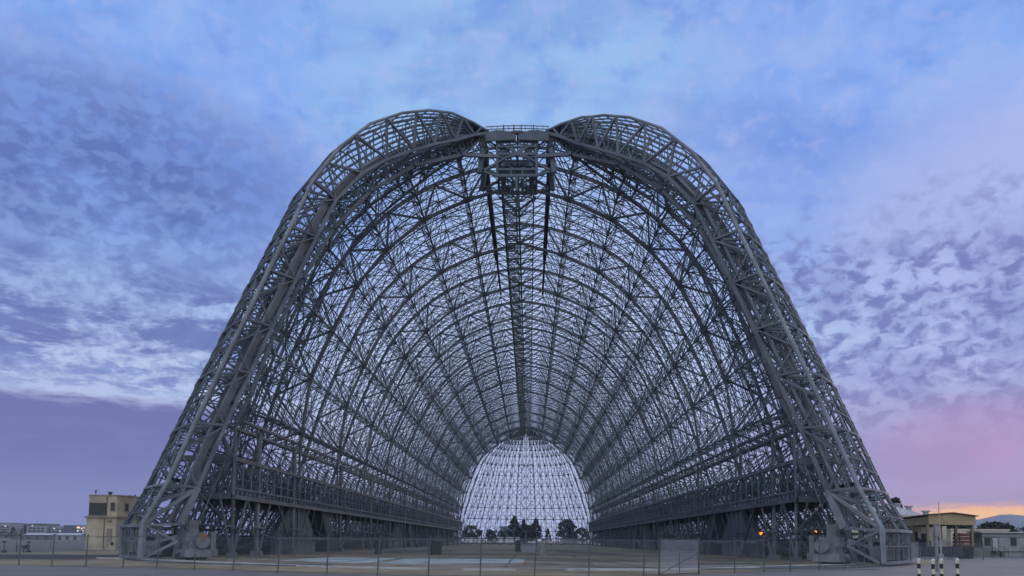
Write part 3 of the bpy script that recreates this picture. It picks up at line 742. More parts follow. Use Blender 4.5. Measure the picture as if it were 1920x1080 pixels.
# signs and stubs on the field
def stub(nm, x, y, h, lab, head=None):
    m = MB(); m.tube((x, y, 0), (x, y, h), .07, .06); 
    if head == 'box': m.box((x, y, h*.85), (.5, .4, .5))
    if head == 'lamp': m.box((x, y, h), (.35, .3, .25)); m.box((x, y, .15), (.5, .5, .3))
    if head == 'disc': m.tube((x-.1, y-.05, h*.8), (x-.1, y+.05, h*.8), .4, n=12)
    tag(m.build(nm, DARK), lab, 'post', 'posts on the field at the left')
stub('marker_post', -72.5, 3.1, 1.5, 'thin post with a small lamp head on the field, nearest the left edge', 'lamp')
stub('marker_post', -71.0, 3.6, 1.2, 'thick dark short post on the field, second from the left edge')
stub('marker_post', -70.2, 3.9, .95, 'short post with a tilted dark box on the field', 'box')
stub('marker_post', -69.6, 4.0, 1.5, 'slim dark post beside the leaning fence post at the left', 'lamp')
stub('marker_post', -75.3, 12.2, .9, 'low post with a round dark head on the field', 'disc')
m = MB(); m.tube((-82, 62, 0), (-82, 62, 7.2), .12, .09); m.box((-82, 62, 7.2), (.5, .5, .3)); tag(m.build('utility_pole', DARK), 'thin dark pole standing on the field left of the cream tower', 'pole')
# dark grassy strip
sheet('verge', [(-80, -12), (-68, -8), (-55.2, -6.2), (-48.5, -3), (-43, -24), (-43.5, -27), (-49.8, -29), (-58, -31), (-80, -30)], .012, mat('dark_weeds', (.035, .034, .024), .95, 0, .5, .5))

# ------------------------------------------------------------------ fences
WIREP = mat('galvanised_post', (.10, .11, .13), .5, .3, .3, 2)
def fence(nm, pts, h, label, mesh, lean=None):
    Fm = empty(nm, (*pts[0], 0), label, 'fence', 'chain-link fences')
    for i, p in enumerate(pts):
        m = MB(); l = lean(i) if lean else 0
        m.tube((p[0], p[1], 0), (p[0]+l, p[1], h+.1), .045, .04, 6); m.tube((p[0]+l, p[1], h+.1), (p[0]+l, p[1], h+.16), .06, .02, 6); m.build('post', WIREP, Fm)
    m = MB(); m.poly([(x, y, h) for x, y in pts], .03); m.build('rail', WIREP, Fm)
    m = MB(); m.poly([(x, y, .12) for x, y in pts], .02); m.build('bottom_wire', WIREP, Fm)
    vs = []; fs = []; uv = []; s = 0
    for i, (x, y) in enumerate(pts):
        if i: s += math.dist(pts[i], pts[i-1])
        vs += [(x-pts[0][0], y-pts[0][1], .05), (x-pts[0][0], y-pts[0][1], h)]; uv += [(s, 0), (s, h)]
        if i: fs.append((2*i-2, 2*i, 2*i+1, 2*i-1))
    me = bpy.data.meshes.new('wire_mesh'); me.from_pydata(vs, [], fs); l = me.uv_layers.new()
    for lp in me.loops: l.data[lp.index].uv = uv[lp.vertex_index]
    me.materials.append(mesh); o = bpy.data.objects.new('wire_mesh', me); col.objects.link(o); o.parent = Fm
    return Fm
rr = random.Random(2)
fence('chain_link_fence', [(-52.5, -41.6), (-49.4, -42.4), (-46.2, -43.2), (-43.2, -43.8), (-40.2, -44.4), (-37.1, -44.9), (-33.9, -45.9), (-31.0, -46.4), (-27.7, -47.3), (-24.7, -48.3), (-21.2, -50.0), (-18.0, -51.2), (-14.1, -53.8), (-10.6, -55.0), (-7.2, -56.2), (-4.0, -57.0), (-0.9, -57.1), (2.3, -57.2), (5.6, -56.1), (9.2, -54.1), (10.3, -53.2)], 2.3, 'long chain-link fence on thin leaning posts crossing the foreground from the left', MESHW, lambda i: .1+.05*math.sin(i*2.3))
fence('chain_link_fence', [(13.5, -50.4), (16.5, -48.2), (19.3, -45.8), (21.7, -44.4), (24.9, -41.8), (28.6, -37.7), (32.2, -33.2), (35.4, -29.6), (40.1, -23.8)], 2.3, 'chain-link fence running from the grey gate panel to the foot of the right door', MESHW)
fence('chain_link_fence', [(44.3, -19.2), (48.5, -9), (52.6, -1.5), (56.5, 3), (60.5, 4.5), (65, 4)], 2.3, 'chain-link fence in front of the loading dock, right of the hangar', MESHW)
fence('chain_link_fence', [(-140, 30), (-130, 29), (-120, 28), (-112, 27), (-105, 26.5), (-98, 26), (-92, 25.5), (-86, 25), (-80, 25)], 2.0, 'far chain-link fence across the field left of the tower', MESHW)
def panel(a, b, h, label):
    P = empty('gate_panel', (*a, 0), label, 'gate', 'mesh gate panels'); m = MB()
    for q in (a, b): m.tube((*q, .05), (*q, h), .05, n=6)
    mid = ((a[0]+b[0])/2, (a[1]+b[1])/2); m.tube((*mid, .05), (*mid, h*.62), .03, n=6)
    for z in (.1, h): m.beam((*a, z), (*b, z), .06)
    m.beam((*a, .1), (*b, h*.62), .04); m.build('gate_frame', WIREP, P)
    vs = [(0, 0, .05), (b[0]-a[0], b[1]-a[1], .05), (b[0]-a[0], b[1]-a[1], h), (0, 0, h)]; L_ = math.dist(a, b)
    me = bpy.data.meshes.new('gate_mesh'); me.from_pydata(vs, [], [(0, 1, 2, 3)]); l = me.uv_layers.new(); u = [(0, 0), (L_, 0), (L_, h), (0, h)]
    for lp in me.loops: l.data[lp.index].uv = u[lp.vertex_index]
    me.materials.append(MESHG); o = bpy.data.objects.new('gate_mesh', me); col.objects.link(o); o.parent = P
panel((10.35, -53.15), (13.45, -50.45), 2.35, 'pale grey mesh gate panel in the fence right of centre')
panel((40.2, -23.7), (44.2, -19.3), 2.35, 'bluish mesh gate panel beside the foot of the right hangar door')

# ------------------------------------------------------------------ bollards and mast
def bollard_mat():
    m = bpy.data.materials.new('black_white_bands'); m.use_nodes = True; nt = m.node_tree; N = nt.nodes; L = nt.links; p = N['Principled BSDF']; p.inputs['Roughness'].default_value = .6
    tc = N.new('ShaderNodeTexCoord'); sp = N.new('ShaderNodeSeparateXYZ'); L.new(tc.outputs['Object'], sp.inputs[0])
    a = N.new('ShaderNodeMath'); a.operation = 'MULTIPLY_ADD'; a.inputs[1].default_value = 1/.62; a.inputs[2].default_value = -.97+.98; L.new(sp.outputs[2], a.inputs[0])
    b = N.new('ShaderNodeMath'); b.operation = 'FRACT'; L.new(a.outputs[0], b.inputs[0]); c = N.new('ShaderNodeMath'); c.operation = 'LESS_THAN'; c.inputs[1].default_value = .5; L.new(b.outputs[0], c.inputs[0])
    nz = N.new('ShaderNodeTexNoise'); nz.inputs['Scale'].default_value = 5; nz.inputs['Detail'].default_value = 5; L.new(tc.outputs['Object'], nz.inputs['Vector'])
    w = N.new('ShaderNodeValToRGB'); w.color_ramp.elements[0].color = (.42, .40, .26, 1); w.color_ramp.elements[1].color = (.70, .69, .60, 1); w.color_ramp.elements[0].position = .38; w.color_ramp.elements[1].position = .6; L.new(nz.outputs['Fac'], w.inputs[0])
    x = N.new('ShaderNodeMix'); x.data_type = 'RGBA'; L.new(c.outputs[0], x.inputs[0]); x.inputs[7].default_value = (.012, .012, .014, 1); L.new(w.outputs[0], x.inputs[6]); L.new(x.outputs[2], p.inputs['Base Color'])
    return m
BOL = bollard_mat()
def bollard(x, y, h, label):
    m = MB(); n = 14
    m.tube((x, y, -.05), (x, y, h-.05), .1, n=n); m.tube((x, y, h-.05), (x, y, h), .1, .075, n=n); o = m.build('bollard', BOL)
    me = o.data; me.transform(__import__('mathutils').Matrix.Translation((-x, -y, -h))); o.location = (x, y, h)
    tag(o, label, 'bollard', 'striped bollards')
bollard(25.6, -55.5, 1.3, 'black and white striped bollard, leftmost of the four at the bottom right')
bollard(26.45, -55.5, 1.28, 'striped bollard just left of the tall mast')
bollard(27.0, -55.4, 1.3, 'striped bollard just right of the tall mast')
bollard(27.9, -55.5, 1.32, 'striped bollard with a yellowed band, rightmost of the four')
MS = empty('service_mast', (34.2, -41.5, 0), 'tall thin white-topped mast on a grey post beside the bollards', 'mast')
m = MB(); m.tube((34.2, -41.5, 0), (34.2, -41.5, 3.75), .1, .09, 12); m.build('post', mat('post_grey', (.2, .2, .2), .6), MS)
m = MB(); m.tube((34.5, -41.6, 1.2), (34.42, -41.6, 5.5), .055, .03, 8); m.build('pole', mat('pole_white', (.42, .39, .36), .6), MS)
m = MB(); m.box((34.2, -41.5, 3.2), (.28, .3, .9)); m.tube((34.2, -41.5, .9), (34.2, -41.5, 2.8), .115, n=10); m.box((34.4, -41.6, 2.3), (.6, .12, .08)); m.box((34.4, -41.6, 1.15), (.4, .36, .5)); m.build('junction_box', mat('box_grey', (.24, .24, .25), .6), MS)

# ------------------------------------------------------------------ loading dock canopy on the right
TAN = mat('tan_sheet_metal', (.36, .285, .165), .7, 0, .2, .7); TAND = mat('dark_tan_roof', (.12, .095, .06), .8); CRW = mat('cream_wall', (.56, .52, .42), .85, 0, .2, .4)  # TAND is a darker tan for the canopy roof
CN = empty('loading_canopy', (68, 25, 0), 'open tan loading dock canopy on posts, right of the hangar', 'canopy')
m = MB(); m.prism([(68, 23.5, 5.35), (75.6, 23.5, 5.25), (75.6, 23.5, 6.65), (71.8, 23.5, 7.15), (68, 23.5, 6.85)], (0, .25, 0)); m.build('front_fascia', TAN, CN)
m = MB(); m.prism([(73.2, 45, 5.3), (67.95, 23.55, 5.35), (67.95, 23.55, 6.75), (73.2, 45, 6.6)], (.25, -.06, 0)); m.build('side_fascia', TAN, CN)
m = MB(); m.prism([(67.5, 23.1, 6.9), (71.8, 23.1, 7.25), (75.9, 23.1, 6.72), (84.5, 52, 6.72), (80, 52, 7.25), (74.6, 52, 6.9)], (0, 0, .12)); m.prism([(68.3, 23.9, 5.5), (75.4, 23.9, 5.5), (83.6, 51, 5.5), (74.8, 51, 5.5)], (0, 0, .1)); m.build('roof', TAND, CN)
m = MB(); m.prism([(70, 52.3, 7.3), (88, 52.3, 7.3), (92, 66, 8.0), (72, 66, 8.9)], (0, 0, .15)); m.build('rear_roof', mat('tan_roof', (.19, .15, .09), .8, 0, .25, .5), CN)
PT = mat('post_tan', (.22, .18, .12), .8)
for x, y in ((67.95, 23.95), (75.2, 23.9), (70.5, 34), (72.6, 43), (78.2, 34), (81, 44)):
    m = MB(); m.box((x, y, 3.5), (.36, .36, 3.9)); m.build('post', PT, CN)
DKM = mat('dock_concrete', (.16, .155, .15), .9, 0, .3, .5)
m = MB(); m.prism([(63.5, 27, 0), (67.4, 22.8, 0), (77.4, 22.8, 0), (90, 56, 0), (70, 56, 0)], (0, 0, 1.55)); m.build('dock_platform', DKM, CN)
m = MB()
for P in ([(66.5, 30), (69, 30.5), (73.6, 31)], [(74.8, 29), (77.5, 31), (79, 33)], [(69.5, 44), (73, 46), (78, 46)]):
    for z in (2.1, 2.65): m.poly([(x, y, z) for x, y in P], .06)
    for a, b in zip(P[:-1], P[1:]):
        for f in (0, .33, .66): m.beam((a[0]*(1-f)+b[0]*f, a[1]*(1-f)+b[1]*f, 1.5), (a[0]*(1-f)+b[0]*f, a[1]*(1-f)+b[1]*f, 2.65), .06)
m.build('dock_railing', DARK, CN)
m = MB(); m.prism([(71, 52, 0), (86.5, 52, 0), (86.5, 52.3, 0), (71, 52.3, 0)], (0, 0, 6.6)); bw = m.build('back_wall', CRW, CN)
m = MB()
for x, w, z, h in ((76.6, .9, 4.2, 1.3), (80.4, .5, 3.2, 2.8), (82.2, 1.5, 2.9, 2.6), (84.4, 1.0, 3.8, 1.9)): m.box((x, 51.9, z), (w, .15, h))
m.build('doors', DARK, bw)
# things on the dock
m = MB(); m.box((75.2, 39.5, 2.15), (2.2, 1.6, 1.2), -.2, .95); m.box((75.2, 39.5, 2.85), (1.9, 1.4, .3), -.2, .85); m.box((74.3, 39.6, 3.1), (.5, .5, .3)); tag(m.build('machine_crate', DARK), 'black bulky machine standing on the dock under the canopy', 'machine')
m = MB()
for k in range(3): m.box((72.2+k*.08, 28.5, 1.75+k*.4), (1.3-.1*k, 1.1, .38), .1*k)
tag(m.build('wrapped_pallet', mat('white_wrap', (.42, .44, .48), .6)), 'pale wrapped pallet by the front corner post of the canopy', 'pallet')
RED = mat('red_brown_boards', (.15, .065, .05), .8, 0, .4, 1.2)
S = empty('board_stack', (89, 50, 0), 'long red-brown stack of boards right of the dock', 'stack')
for k in range(6):
    m = MB(); m.box((91.3, 50, .35+k*.72), (8.6, 1.6, .62), .03*(k % 2)); m.build('board_layer', RED, S)
m = MB()
for x in (87.4, 90, 93, 95.4): m.box((x, 49.05, 2.2), (.25, .12, 4.3))
m.build('stakes', BARK, S)
# dark wall with screen panels under the dock, dumpster
m = MB(); m.prism([(57.8, 6, .05), (63.2, 5.4, .05), (63.2, 5.4, 1.75), (57.8, 6, 1.75)], (.1, .5, 0)); 
BL = MB(); SK = empty('screen_panels', (60, 6, 0), 'dark blue screen panels behind the fence by the dock', 'screen')
for k in range(4):
    q = MB(); q.box((58.4+k*1.42, 6.2, 1.05), (1.3, .12, 1.45)); q.build('screen_panel', mat('navy_screen', (.022, .03, .055), .6) if k == 0 else bpy.data.materials['navy_screen'], SK)
q = MB(); q.box((60.6, 6.35, 1.05), (5.9, .1, .09)); q.box((60.6, 6.35, .35), (5.9, .1, .09))
for k in range(5): q.beam((57.7+k*1.42, 6.3, 0), (57.7+k*1.42, 6.3, 1.9), .1)
q.build('screen_frame', WIREP, SK)
m = MB(); m.box((66.3, 10.5, .85), (1.5, 1.4, 1.7), 0, 1.06); m.box((66.3, 10.5, 1.75), (1.7, 1.55, .1)); m.box((66.3, 9.7, 1.3), (1.8, .12, .12)); m.box((66.3, 9.75, .6), (.12, .12, 1.0)); tag(m.build('dumpster', mat('black_bin', (.01, .01, .012), .7)), 'black bin between the screen panels and the trailer', 'bin')

# white roofed building behind
WB = empty('white_roofed_building', (84, 82, 0), 'gabled building with a white roof and roof vents behind the canopy', 'building')
m = MB(); m.box((84, 86, 3.7), (26, 16, 7.4)); m.build('wall', CRW, WB)
m = MB(); m.prism([(70, 77.5, 7.6), (98.5, 77.5, 7.6), (93.6, 77.5, 9.6), (87.5, 77.5, 11.2), (82, 77.5, 11.6), (74, 77.5, 9.4)], (0, 18, 0)); m.build('roof', mat('white_roof', (.62, .66, .74), .5), WB)
for x, z in ((90.0, 10.9), (92.6, 10.3), (96.6, 9.2)):
    m = MB(); m.box((x, 79, z), (.9, .9, 1.1)); m.box((x, 79, z+.65), (1.5, 1.4, .35)); m.build('roof_vent', mat('vent_metal', (.3, .32, .36), .5) if 'vent_metal' not in bpy.data.materials else bpy.data.materials['vent_metal'], WB)

# trailer
TRW = mat('trailer_siding', (.25, .27, .275), .7, 0, .15, .8); TRD = mat('trailer_trim', (.06, .065, .07), .7); TRT = mat('trailer_roof', (.42, .42, .42), .7)
TR = empty('office_trailer', (84, 28, 0), 'long grey office trailer with dark windows at the right edge', 'trailer')
m = MB(); m.box((84.3, 28.3, 2.5), (12, 3.4, 3.0)); m.build('body', TRW, TR)
m = MB(); m.box((84.3, 28.35, .5), (11.8, 3.2, .85)); m.build('skirting', TRW, TR)
m = MB(); m.box((84.3, 28.3, 4.15), (12.5, 3.9, .2)); m.build('roof', TRT, TR)
m = MB(); m.box((84.3, 26.42, 3.98), (12.3, .14, .14)); m.box((84.3, 26.57, 3.38), (12.02, .05, .07)); m.box((84.3, 26.57, .95), (12.02, .05, .08)); m.box((78.33, 26.57, 2.5), (.08, .08, 3)); m.build('trim', TRD, TR)
for x in (79.25, 83.6):
    m = MB(); m.box((x, 26.56, 2.6), (.95, .08, 1.25)); w = m.build('window', WIN, TR)
    m = MB(); m.box((x, 26.53, 2.6), (.05, .06, 1.25)); m.box((x, 26.52, 1.95), (1.05, .06, .06)); m.box((x, 26.52, 3.24), (1.05, .06, .06)); m.build('window_frame', TRD, w)
m = MB(); m.box((80.5, 26.55, 2.15), (.85, .09, 2.15)); d = m.build('door', TRT, TR)
m = MB(); m.box((80.02, 26.52, 2.15), (.08, .1, 2.2)); m.box((80.98, 26.52, 2.15), (.08, .1, 2.2)); m.box((80.5, 26.52, 3.26), (1, .1, .07)); m.build('door_frame', TRD, d)
m = MB(); m.box((79.9, 26.4, 3.15), (.15, .3, .15)); m.build('door_light', TRT, TR)
m = MB(); m.box((80.4, 25.8, .85), (1.6, 1.4, .1)); 
for k in range(3): m.box((80.4, 24.9-k*.3, .6-k*.25), (1.3, .3, .06))
for x in (79.65, 81.15): m.beam((x, 25.2, .1), (x, 25.2, 1.8), .06); m.beam((x, 26.4, 1.8), (x, 24.2, 1.2), .06); m.beam((x, 24.2, .05), (x, 24.2, 1.2), .06)
m.build('steps', TRD, TR)
m = MB(); m.beam((84.6, 26.2, .1), (85.6, 26.2, 1.9), .05); m.beam((85.7, 26.2, .1), (85.7, 26.2, 1.9), .05); m.beam((84.2, 26.2, 1.1), (85.7, 26.2, 2.0), .05)
m.build('handrail', TRD, TR)
m = MB()
for k in range(7):
    x = 78.8+k*.55; m.tube((x, 24.0-.2*(k % 3), .12), (x+.35, 24.1, .14), .11, .1, 7)
tag(m.build('rubble', mat('rubble_pale', (.3, .28, .25), .9)), 'scattered pale rubble lying in front of the trailer steps', 'rubble')
m = MB(); m.box((79.9, 24.0, .3), (.6, .5, .6), .3, .8); m.box((79.9, 24.0, .7), (.4, .35, .25), .3, .7); tag(m.build('bucket', DARK), 'small dark bucket in front of the trailer steps', 'bucket')
m = MB(); m.box((105, 75, 2.6), (13, 6, 5.2)); m.box((105, 75, 5.4), (13.4, 6.4, .35)); m.box((101, 71.9, 3.4), (1.2, .1, 1)); m.box((107, 71.9, 3.4), (1.2, .1, 1)); tag(m.build('low_house', CRW), 'low pale building whose roof shows above the trailer', 'building')

# ------------------------------------------------------------------ inside and beyond the hangar
m = MB()
def board(x, y, w, h, lab):
    m = MB(); m.prism([(x-w/2, y, .05), (x+w/2, y, .05), (x+w/2-.06, y, h), (x-w/2+.1, y, h*.97)], (0, .3, 0)); m.box((x-w*.35, y+.4, .05), (.15, 1.2, .1)); m.box((x+w*.35, y+.4, .05), (.15, 1.2, .1)); m.beam((x, y+.9, .05), (x, y+.3, h*.8), .08)
    tag(m.build('standing_board', mat('black_board', (.012, .013, .016), .8) if 'black_board' not in bpy.data.materials else bpy.data.materials['black_board']), lab, 'board', 'boards standing on the hangar floor')
board(-11.9, 8.5, 2.0, 2.05, 'large black board standing on the hangar floor left of centre')
board(-20.4, 9, .95, 2.1, 'narrow dark board standing near the left gallery')
board(-.2, 44, 1.1, 2.3, 'slim dark cabinet-like board standing near the middle of the floor')
def cyl_tank():
    m = MB(); m.tube((4, 9.3, 0), (4, 9.3, 1.95), .62, .6, 18); m.tube((4, 9.3, 1.95), (4, 9.3, 2.05), .6, .5, 18); m.box((4, 9.3, .06), (1.4, 1.4, .12))
    tag(m.build('floor_tank', mat('tank_grey', (.2, .215, .21), .6)), 'grey upright tank standing right of centre on the hangar floor', 'tank')
cyl_tank()
m = MB(); m.box((1.9, 42, .75), (2.6, .3, 1.5)); m.box((1.9, 41.9, 1.55), (2.8, .5, .1)); m.box((3.0, 42.4, .4), (.2, 1, .8)); tag(m.build('floor_panel', mat('panel_grey', (.3, .32, .36), .6)), 'low pale grey panel between the slim dark board and the tank', 'panel')
# barrier rail on blocks across the far opening
BR = MB()
for k in range(13):
    x = -30+k*5.0
    b = MB(); b.prism([(x-2.3, 268, .45), (x+2.3, 268, .45), (x+2.3, 268, .95), (x-2.3, 268, .95)], (0, .5, 0)); b.box((x-2.2, 268.25, .25), (.9, .9, .5), 0, .8); o = b.build('barrier', DARK); o['label'] = 'dark low barrier beam on blocks across the far end of the hangar'; o['category'] = 'barrier'; o['group'] = 'barriers across the far end'
WHT = mat('white_vehicle', (.62, .64, .68), .5); GLS = mat('vehicle_glass', (.02, .03, .04), .1)
def truck(x, y, L_, h, lab, body=None, cab=True, nm='parked_truck', cat='truck'):
    T = empty(nm, (x, y, 0), lab, cat, 'vehicles parked beyond the hangar'); 
    m = MB(); m.box((x, y, .9+h/2), (L_, 2.5, h), 0, .985); m.build('body', body or WHT, T)
    if cab:
        m = MB(); m.prism([(x+L_/2, y-1.15, .7), (x+L_/2+2.2, y-1.15, .7), (x+L_/2+2.2, y-1.15, 1.7), (x+L_/2+1.5, y-1.15, 2.7), (x+L_/2, y-1.15, 2.7)], (0, 2.3, 0)); c = m.build('cab', WHT, T)
        m = MB(); m.box((x+L_/2+.9, y-1.17, 2.15), (1.0, .06, .7)); m.build('window', GLS, c)
    for dx in (-L_*.35, L_*.1, L_/2+(1.2 if cab else -.8)):
        m = MB(); m.tube((x+dx, y-1.2, .5), (x+dx, y+1.2, .5), .5, n=14); m.build('wheel', DARK, T)
TEAL = mat('teal_vehicle', (.10, .26, .30), .5); GRY = mat('grey_vehicle', (.25, .27, .3), .5)
truck(-32, 345, 9, 3.0, 'white box truck at the left of the row beyond the far end')
truck(-20.5, 350, 6, 1.4, 'small grey pickup between white vehicles beyond the far end', GRY)
truck(-10, 346, 13, 3.3, 'long white trailer beyond the far end, below the conifer clump', cab=False, nm='white_trailer', cat='trailer')
truck(3, 340, 3.2, 1.1, 'low white car right of the long white trailer beyond the far end', nm='parked_car', cat='car')
truck(12, 350, 4, 1.3, 'white van beyond the far end right of the tank', nm='parked_van', cat='van')
truck(25, 338, 10, 2.9, 'teal and grey truck beyond the far end on the right', GRY)
m = MB(); m.box((27.5, 336.6, 3.0), (5, .1, 1.1)); o = m.build('canopy_stripe', TEAL); bpy.data.objects[o.name].parent = [x for x in bpy.data.objects if x.get('label', '').startswith('teal and grey')][0]
o.matrix_parent_inverse = __import__('mathutils').Matrix.Translation((-25, -338, 0))
m = MB(); m.box((-13.4, 392, 5.6), (7.5, 8, 11.2)); m.box((-13.4, 392, 11.3), (8, 8.4, .4)); m.box((-13.4, 387.9, 8), (6, .1, 1.4)); m.box((-13.4, 387.9, 4.5), (6, .1, 1.4)); tag(m.build('teal_block', mat('teal_grey_wall', (.13, .19, .22), .8)), 'small teal grey block beyond the far end left of the conifers', 'building')
# lamps
LAMP = emit('sodium_lamp', (1, .27, .03), 2.4)
def lamp(x, y, z, lab):
    T = empty('flood_lamp', (x, y, 0), lab, 'lamp', 'lit lamps at the right side of the hangar')
    m = MB(); m.tube((x, y, 0), (x, y, z-.15), .07, .06); m.beam((x, y, z), (x, y-.3, z+.15), .12); m.box((x, y-.2, z+.3), (.5, .5, .12)); m.build('pole', DARK, T)
    m = MB(); m.tube((x, y-.3, z-.1), (x, y-.3, z+.15), .16, .26, 12); m.tube((x, y-.3, z-.2), (x, y-.3, z-.1), .05, .16, 12); m.build('bulb', LAMP, T)
lamp(33.3, .8, 3.4, 'lit orange lamp beside the right bent wall under the gallery'); lamp(38.2, -6, 3.7, 'lit orange lamp near the foot of the right gallery')

# ------------------------------------------------------------------ sky
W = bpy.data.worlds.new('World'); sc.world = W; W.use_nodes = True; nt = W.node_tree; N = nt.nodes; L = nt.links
for n_ in list(N): N.remove(n_)
def M(op, *a, clamp=False):
    n = N.new('ShaderNodeMath'); n.operation = op; n.use_clamp = clamp
    for i, v in enumerate(a):
        if isinstance(v, (int, float)): n.inputs[i].default_value = v
        else: L.new(v, n.inputs[i])
    return n.outputs[0]
def SS(v, lo, hi):
    n = N.new('ShaderNodeMapRange'); n.interpolation_type = 'SMOOTHSTEP'; L.new(v, n.inputs[0]); n.inputs[1].default_value = lo; n.inputs[2].default_value = hi; n.clamp = True; return n.outputs[0]
def MIX(f, a, b):
    n = N.new('ShaderNodeMix'); n.data_type = 'RGBA'
    if isinstance(f, (int, float)): n.inputs[0].default_value = f
    else: L.new(f, n.inputs[0])
    for i, v in ((6, a), (7, b)):
        if isinstance(v, tuple): n.inputs[i].default_value = (*srgb(*v), 1)
        else: L.new(v, n.inputs[i])
    return n.outputs[2]
tc = N.new('ShaderNodeTexCoord'); sp = N.new('ShaderNodeSeparateXYZ'); L.new(tc.outputs['Generated'], sp.inputs[0])
DX, DY, DZ = sp.outputs
az = M('MULTIPLY', M('ARCTAN2', DX, DY), 57.2958); el = M('MULTIPLY', M('ARCSINE', DZ), 57.2958)
ep = M('ADD', M('MAXIMUM', DZ, 0), .10)
cu = M('DIVIDE', DX, ep); cv = M('DIVIDE', DY, ep)
cb = N.new('ShaderNodeCombineXYZ'); L.new(cu, cb.inputs[0]); L.new(cv, cb.inputs[1])
def NZ(scale, detail, rough, off=0, dist=0, sx=1, sy=1):
    mp = N.new('ShaderNodeMapping'); mp.inputs['Location'].default_value = (off, off*1.7, off*.3); mp.inputs['Scale'].default_value = (sx, sy, 1); L.new(cb.outputs[0], mp.inputs['Vector'])
    n = N.new('ShaderNodeTexNoise'); n.inputs['Scale'].default_value = scale; n.inputs['Detail'].default_value = detail; n.inputs['Roughness'].default_value = rough; n.inputs['Distortion'].default_value = dist
    L.new(mp.outputs[0], n.inputs['Vector']); return n.outputs['Fac']
def blob(a0, e0, ra, re):
    u = M('DIVIDE', M('SUBTRACT', az, a0), ra); v = M('DIVIDE', M('SUBTRACT', el, e0), re)
    d = M('ADD', M('MULTIPLY', u, u), M('MULTIPLY', v, v)); return SS(d, 1.0, 0.0)
c = N.new('ShaderNodeValToRGB'); r = c.color_ramp
for i, (e, k) in enumerate(((0, (176, 180, 220)), (8, (188, 196, 234)), (14, (180, 202, 242)), (22, (142, 176, 240)), (32, (128, 172, 242)), (48, (150, 178, 232)), (90, (190, 196, 222)))):  # stops above the frame are raised and whitened as added fill light
    q = r.elements[i] if i < 2 else r.elements.new(e/90)
    q.position = e/90; q.color = (*srgb(*k), 1)
L.new(M('DIVIDE', el, 90, clamp=True), c.inputs[0]); c = c.outputs[0]
n1 = NZ(.7, 8, .6, 3.1, .3); n2 = NZ(3.2, 8, .66, 9.2, .25); n3 = NZ(1.5, 8, .62, 5.5, .5, .7, 1.6); cp = N.new('ShaderNodeCombineXYZ'); L.new(M('MULTIPLY', az, .1), cp.inputs[0]); L.new(M('MULTIPLY', el, .15), cp.inputs[1])
def PZ(scale, detail, rough, off=0, dist=0):
    mp = N.new('ShaderNodeMapping'); mp.inputs['Location'].default_value = (off, off*1.3, 0); L.new(cp.outputs[0], mp.inputs['Vector'])
    n = N.new('ShaderNodeTexNoise'); n.inputs['Scale'].default_value = scale; n.inputs['Detail'].default_value = detail; n.inputs['Roughness'].default_value = rough; n.inputs['Distortion'].default_value = dist
    L.new(mp.outputs[0], n.inputs['Vector']); return n.outputs['Fac']
p1 = PZ(7.5, 6, .55, 4.2, .35); p2 = PZ(2.2, 7, .6, 8.3, .2); p3 = PZ(9, 5, .6, 1.2, .2)
n4 = NZ(5.5, 5, .6, 2.2, .2); n5 = NZ(8.5, 7, .62, 7.7, .2)
# soft variation overhead
c = MIX(M('MULTIPLY', SS(n1, .42, .66), .4), c, (154, 172, 236))
c = MIX(M('MULTIPLY', blob(-2, 31, 20, 17), .75), c, (156, 200, 240))
c = MIX(M('MULTIPLY', M('MULTIPLY', SS(n3, .42, .6), SS(el, 16, 26)), .4), c, (100, 132, 216))
c = MIX(M('MULTIPLY', M('MULTIPLY', SS(n5, .5, .68), SS(el, 14, 24)), .22), c, (168, 178, 226))
c = MIX(M('MULTIPLY', blob(0, 13, 19, 19), .75), c, (192, 206, 244))
c = MIX(M('MULTIPLY', M('MULTIPLY', SS(p2, .48, .68), SS(el, 17, 25)), .45), c, (170, 190, 240))
c = MIX(M('MULTIPLY', M('MULTIPLY', SS(p2, .5, .34), SS(el, 17, 25)), .45), c, (100, 146, 230))
c = MIX(M('MULTIPLY', M('MULTIPLY', SS(p1, .52, .68), SS(el, 18, 26)), .3), c, (176, 184, 234))
# left: big slate cloud bank, banded clouds, pale gap, low purple bank
lm = SS(az, -12, -24)
bk = M('ADD', M('MULTIPLY', SS(n1, .3, .6), .5), M('ADD', M('MULTIPLY', SS(p2, .36, .6), .3), M('MULTIPLY', SS(p1, .40, .6), .35)), clamp=True)
c = MIX(M('MULTIPLY', M('MULTIPLY', blob(-31, 22.5, 18, 9.5), bk), .95), c, (88, 110, 180))
c = MIX(M('MULTIPLY', M('MULTIPLY', lm, M('MULTIPLY', SS(el, 10, 12.5), SS(el, 20, 16.5))), M('MULTIPLY', SS(n2, .42, .56), .85)), c, (88, 106, 174))
c = MIX(M('MULTIPLY', M('MULTIPLY', lm, M('MULTIPLY', SS(el, 9, 10.5), SS(el, 15, 11))), M('MULTIPLY', SS(n2, .56, .46), .85)), c, (186, 206, 242))
c = MIX(M('MULTIPLY', M('MULTIPLY', lm, M('MULTIPLY', SS(el, 9, 10.5), SS(el, 15, 11))), M('MULTIPLY', SS(n5, .46, .6), .7)), c, (112, 134, 200))
low = M('ADD', el, M('MULTIPLY', M('SUBTRACT', n2, .5), 3.0))
c = MIX(M('MULTIPLY', M('MULTIPLY', SS(az, -14, -25), SS(low, 9.8, 8.8)), .95), c, (100, 102, 166))
c = MIX(M('MULTIPLY', M('MULTIPLY', SS(az, -14, -25), SS(el, 6.5, 0)), .75), c, (130, 134, 196))
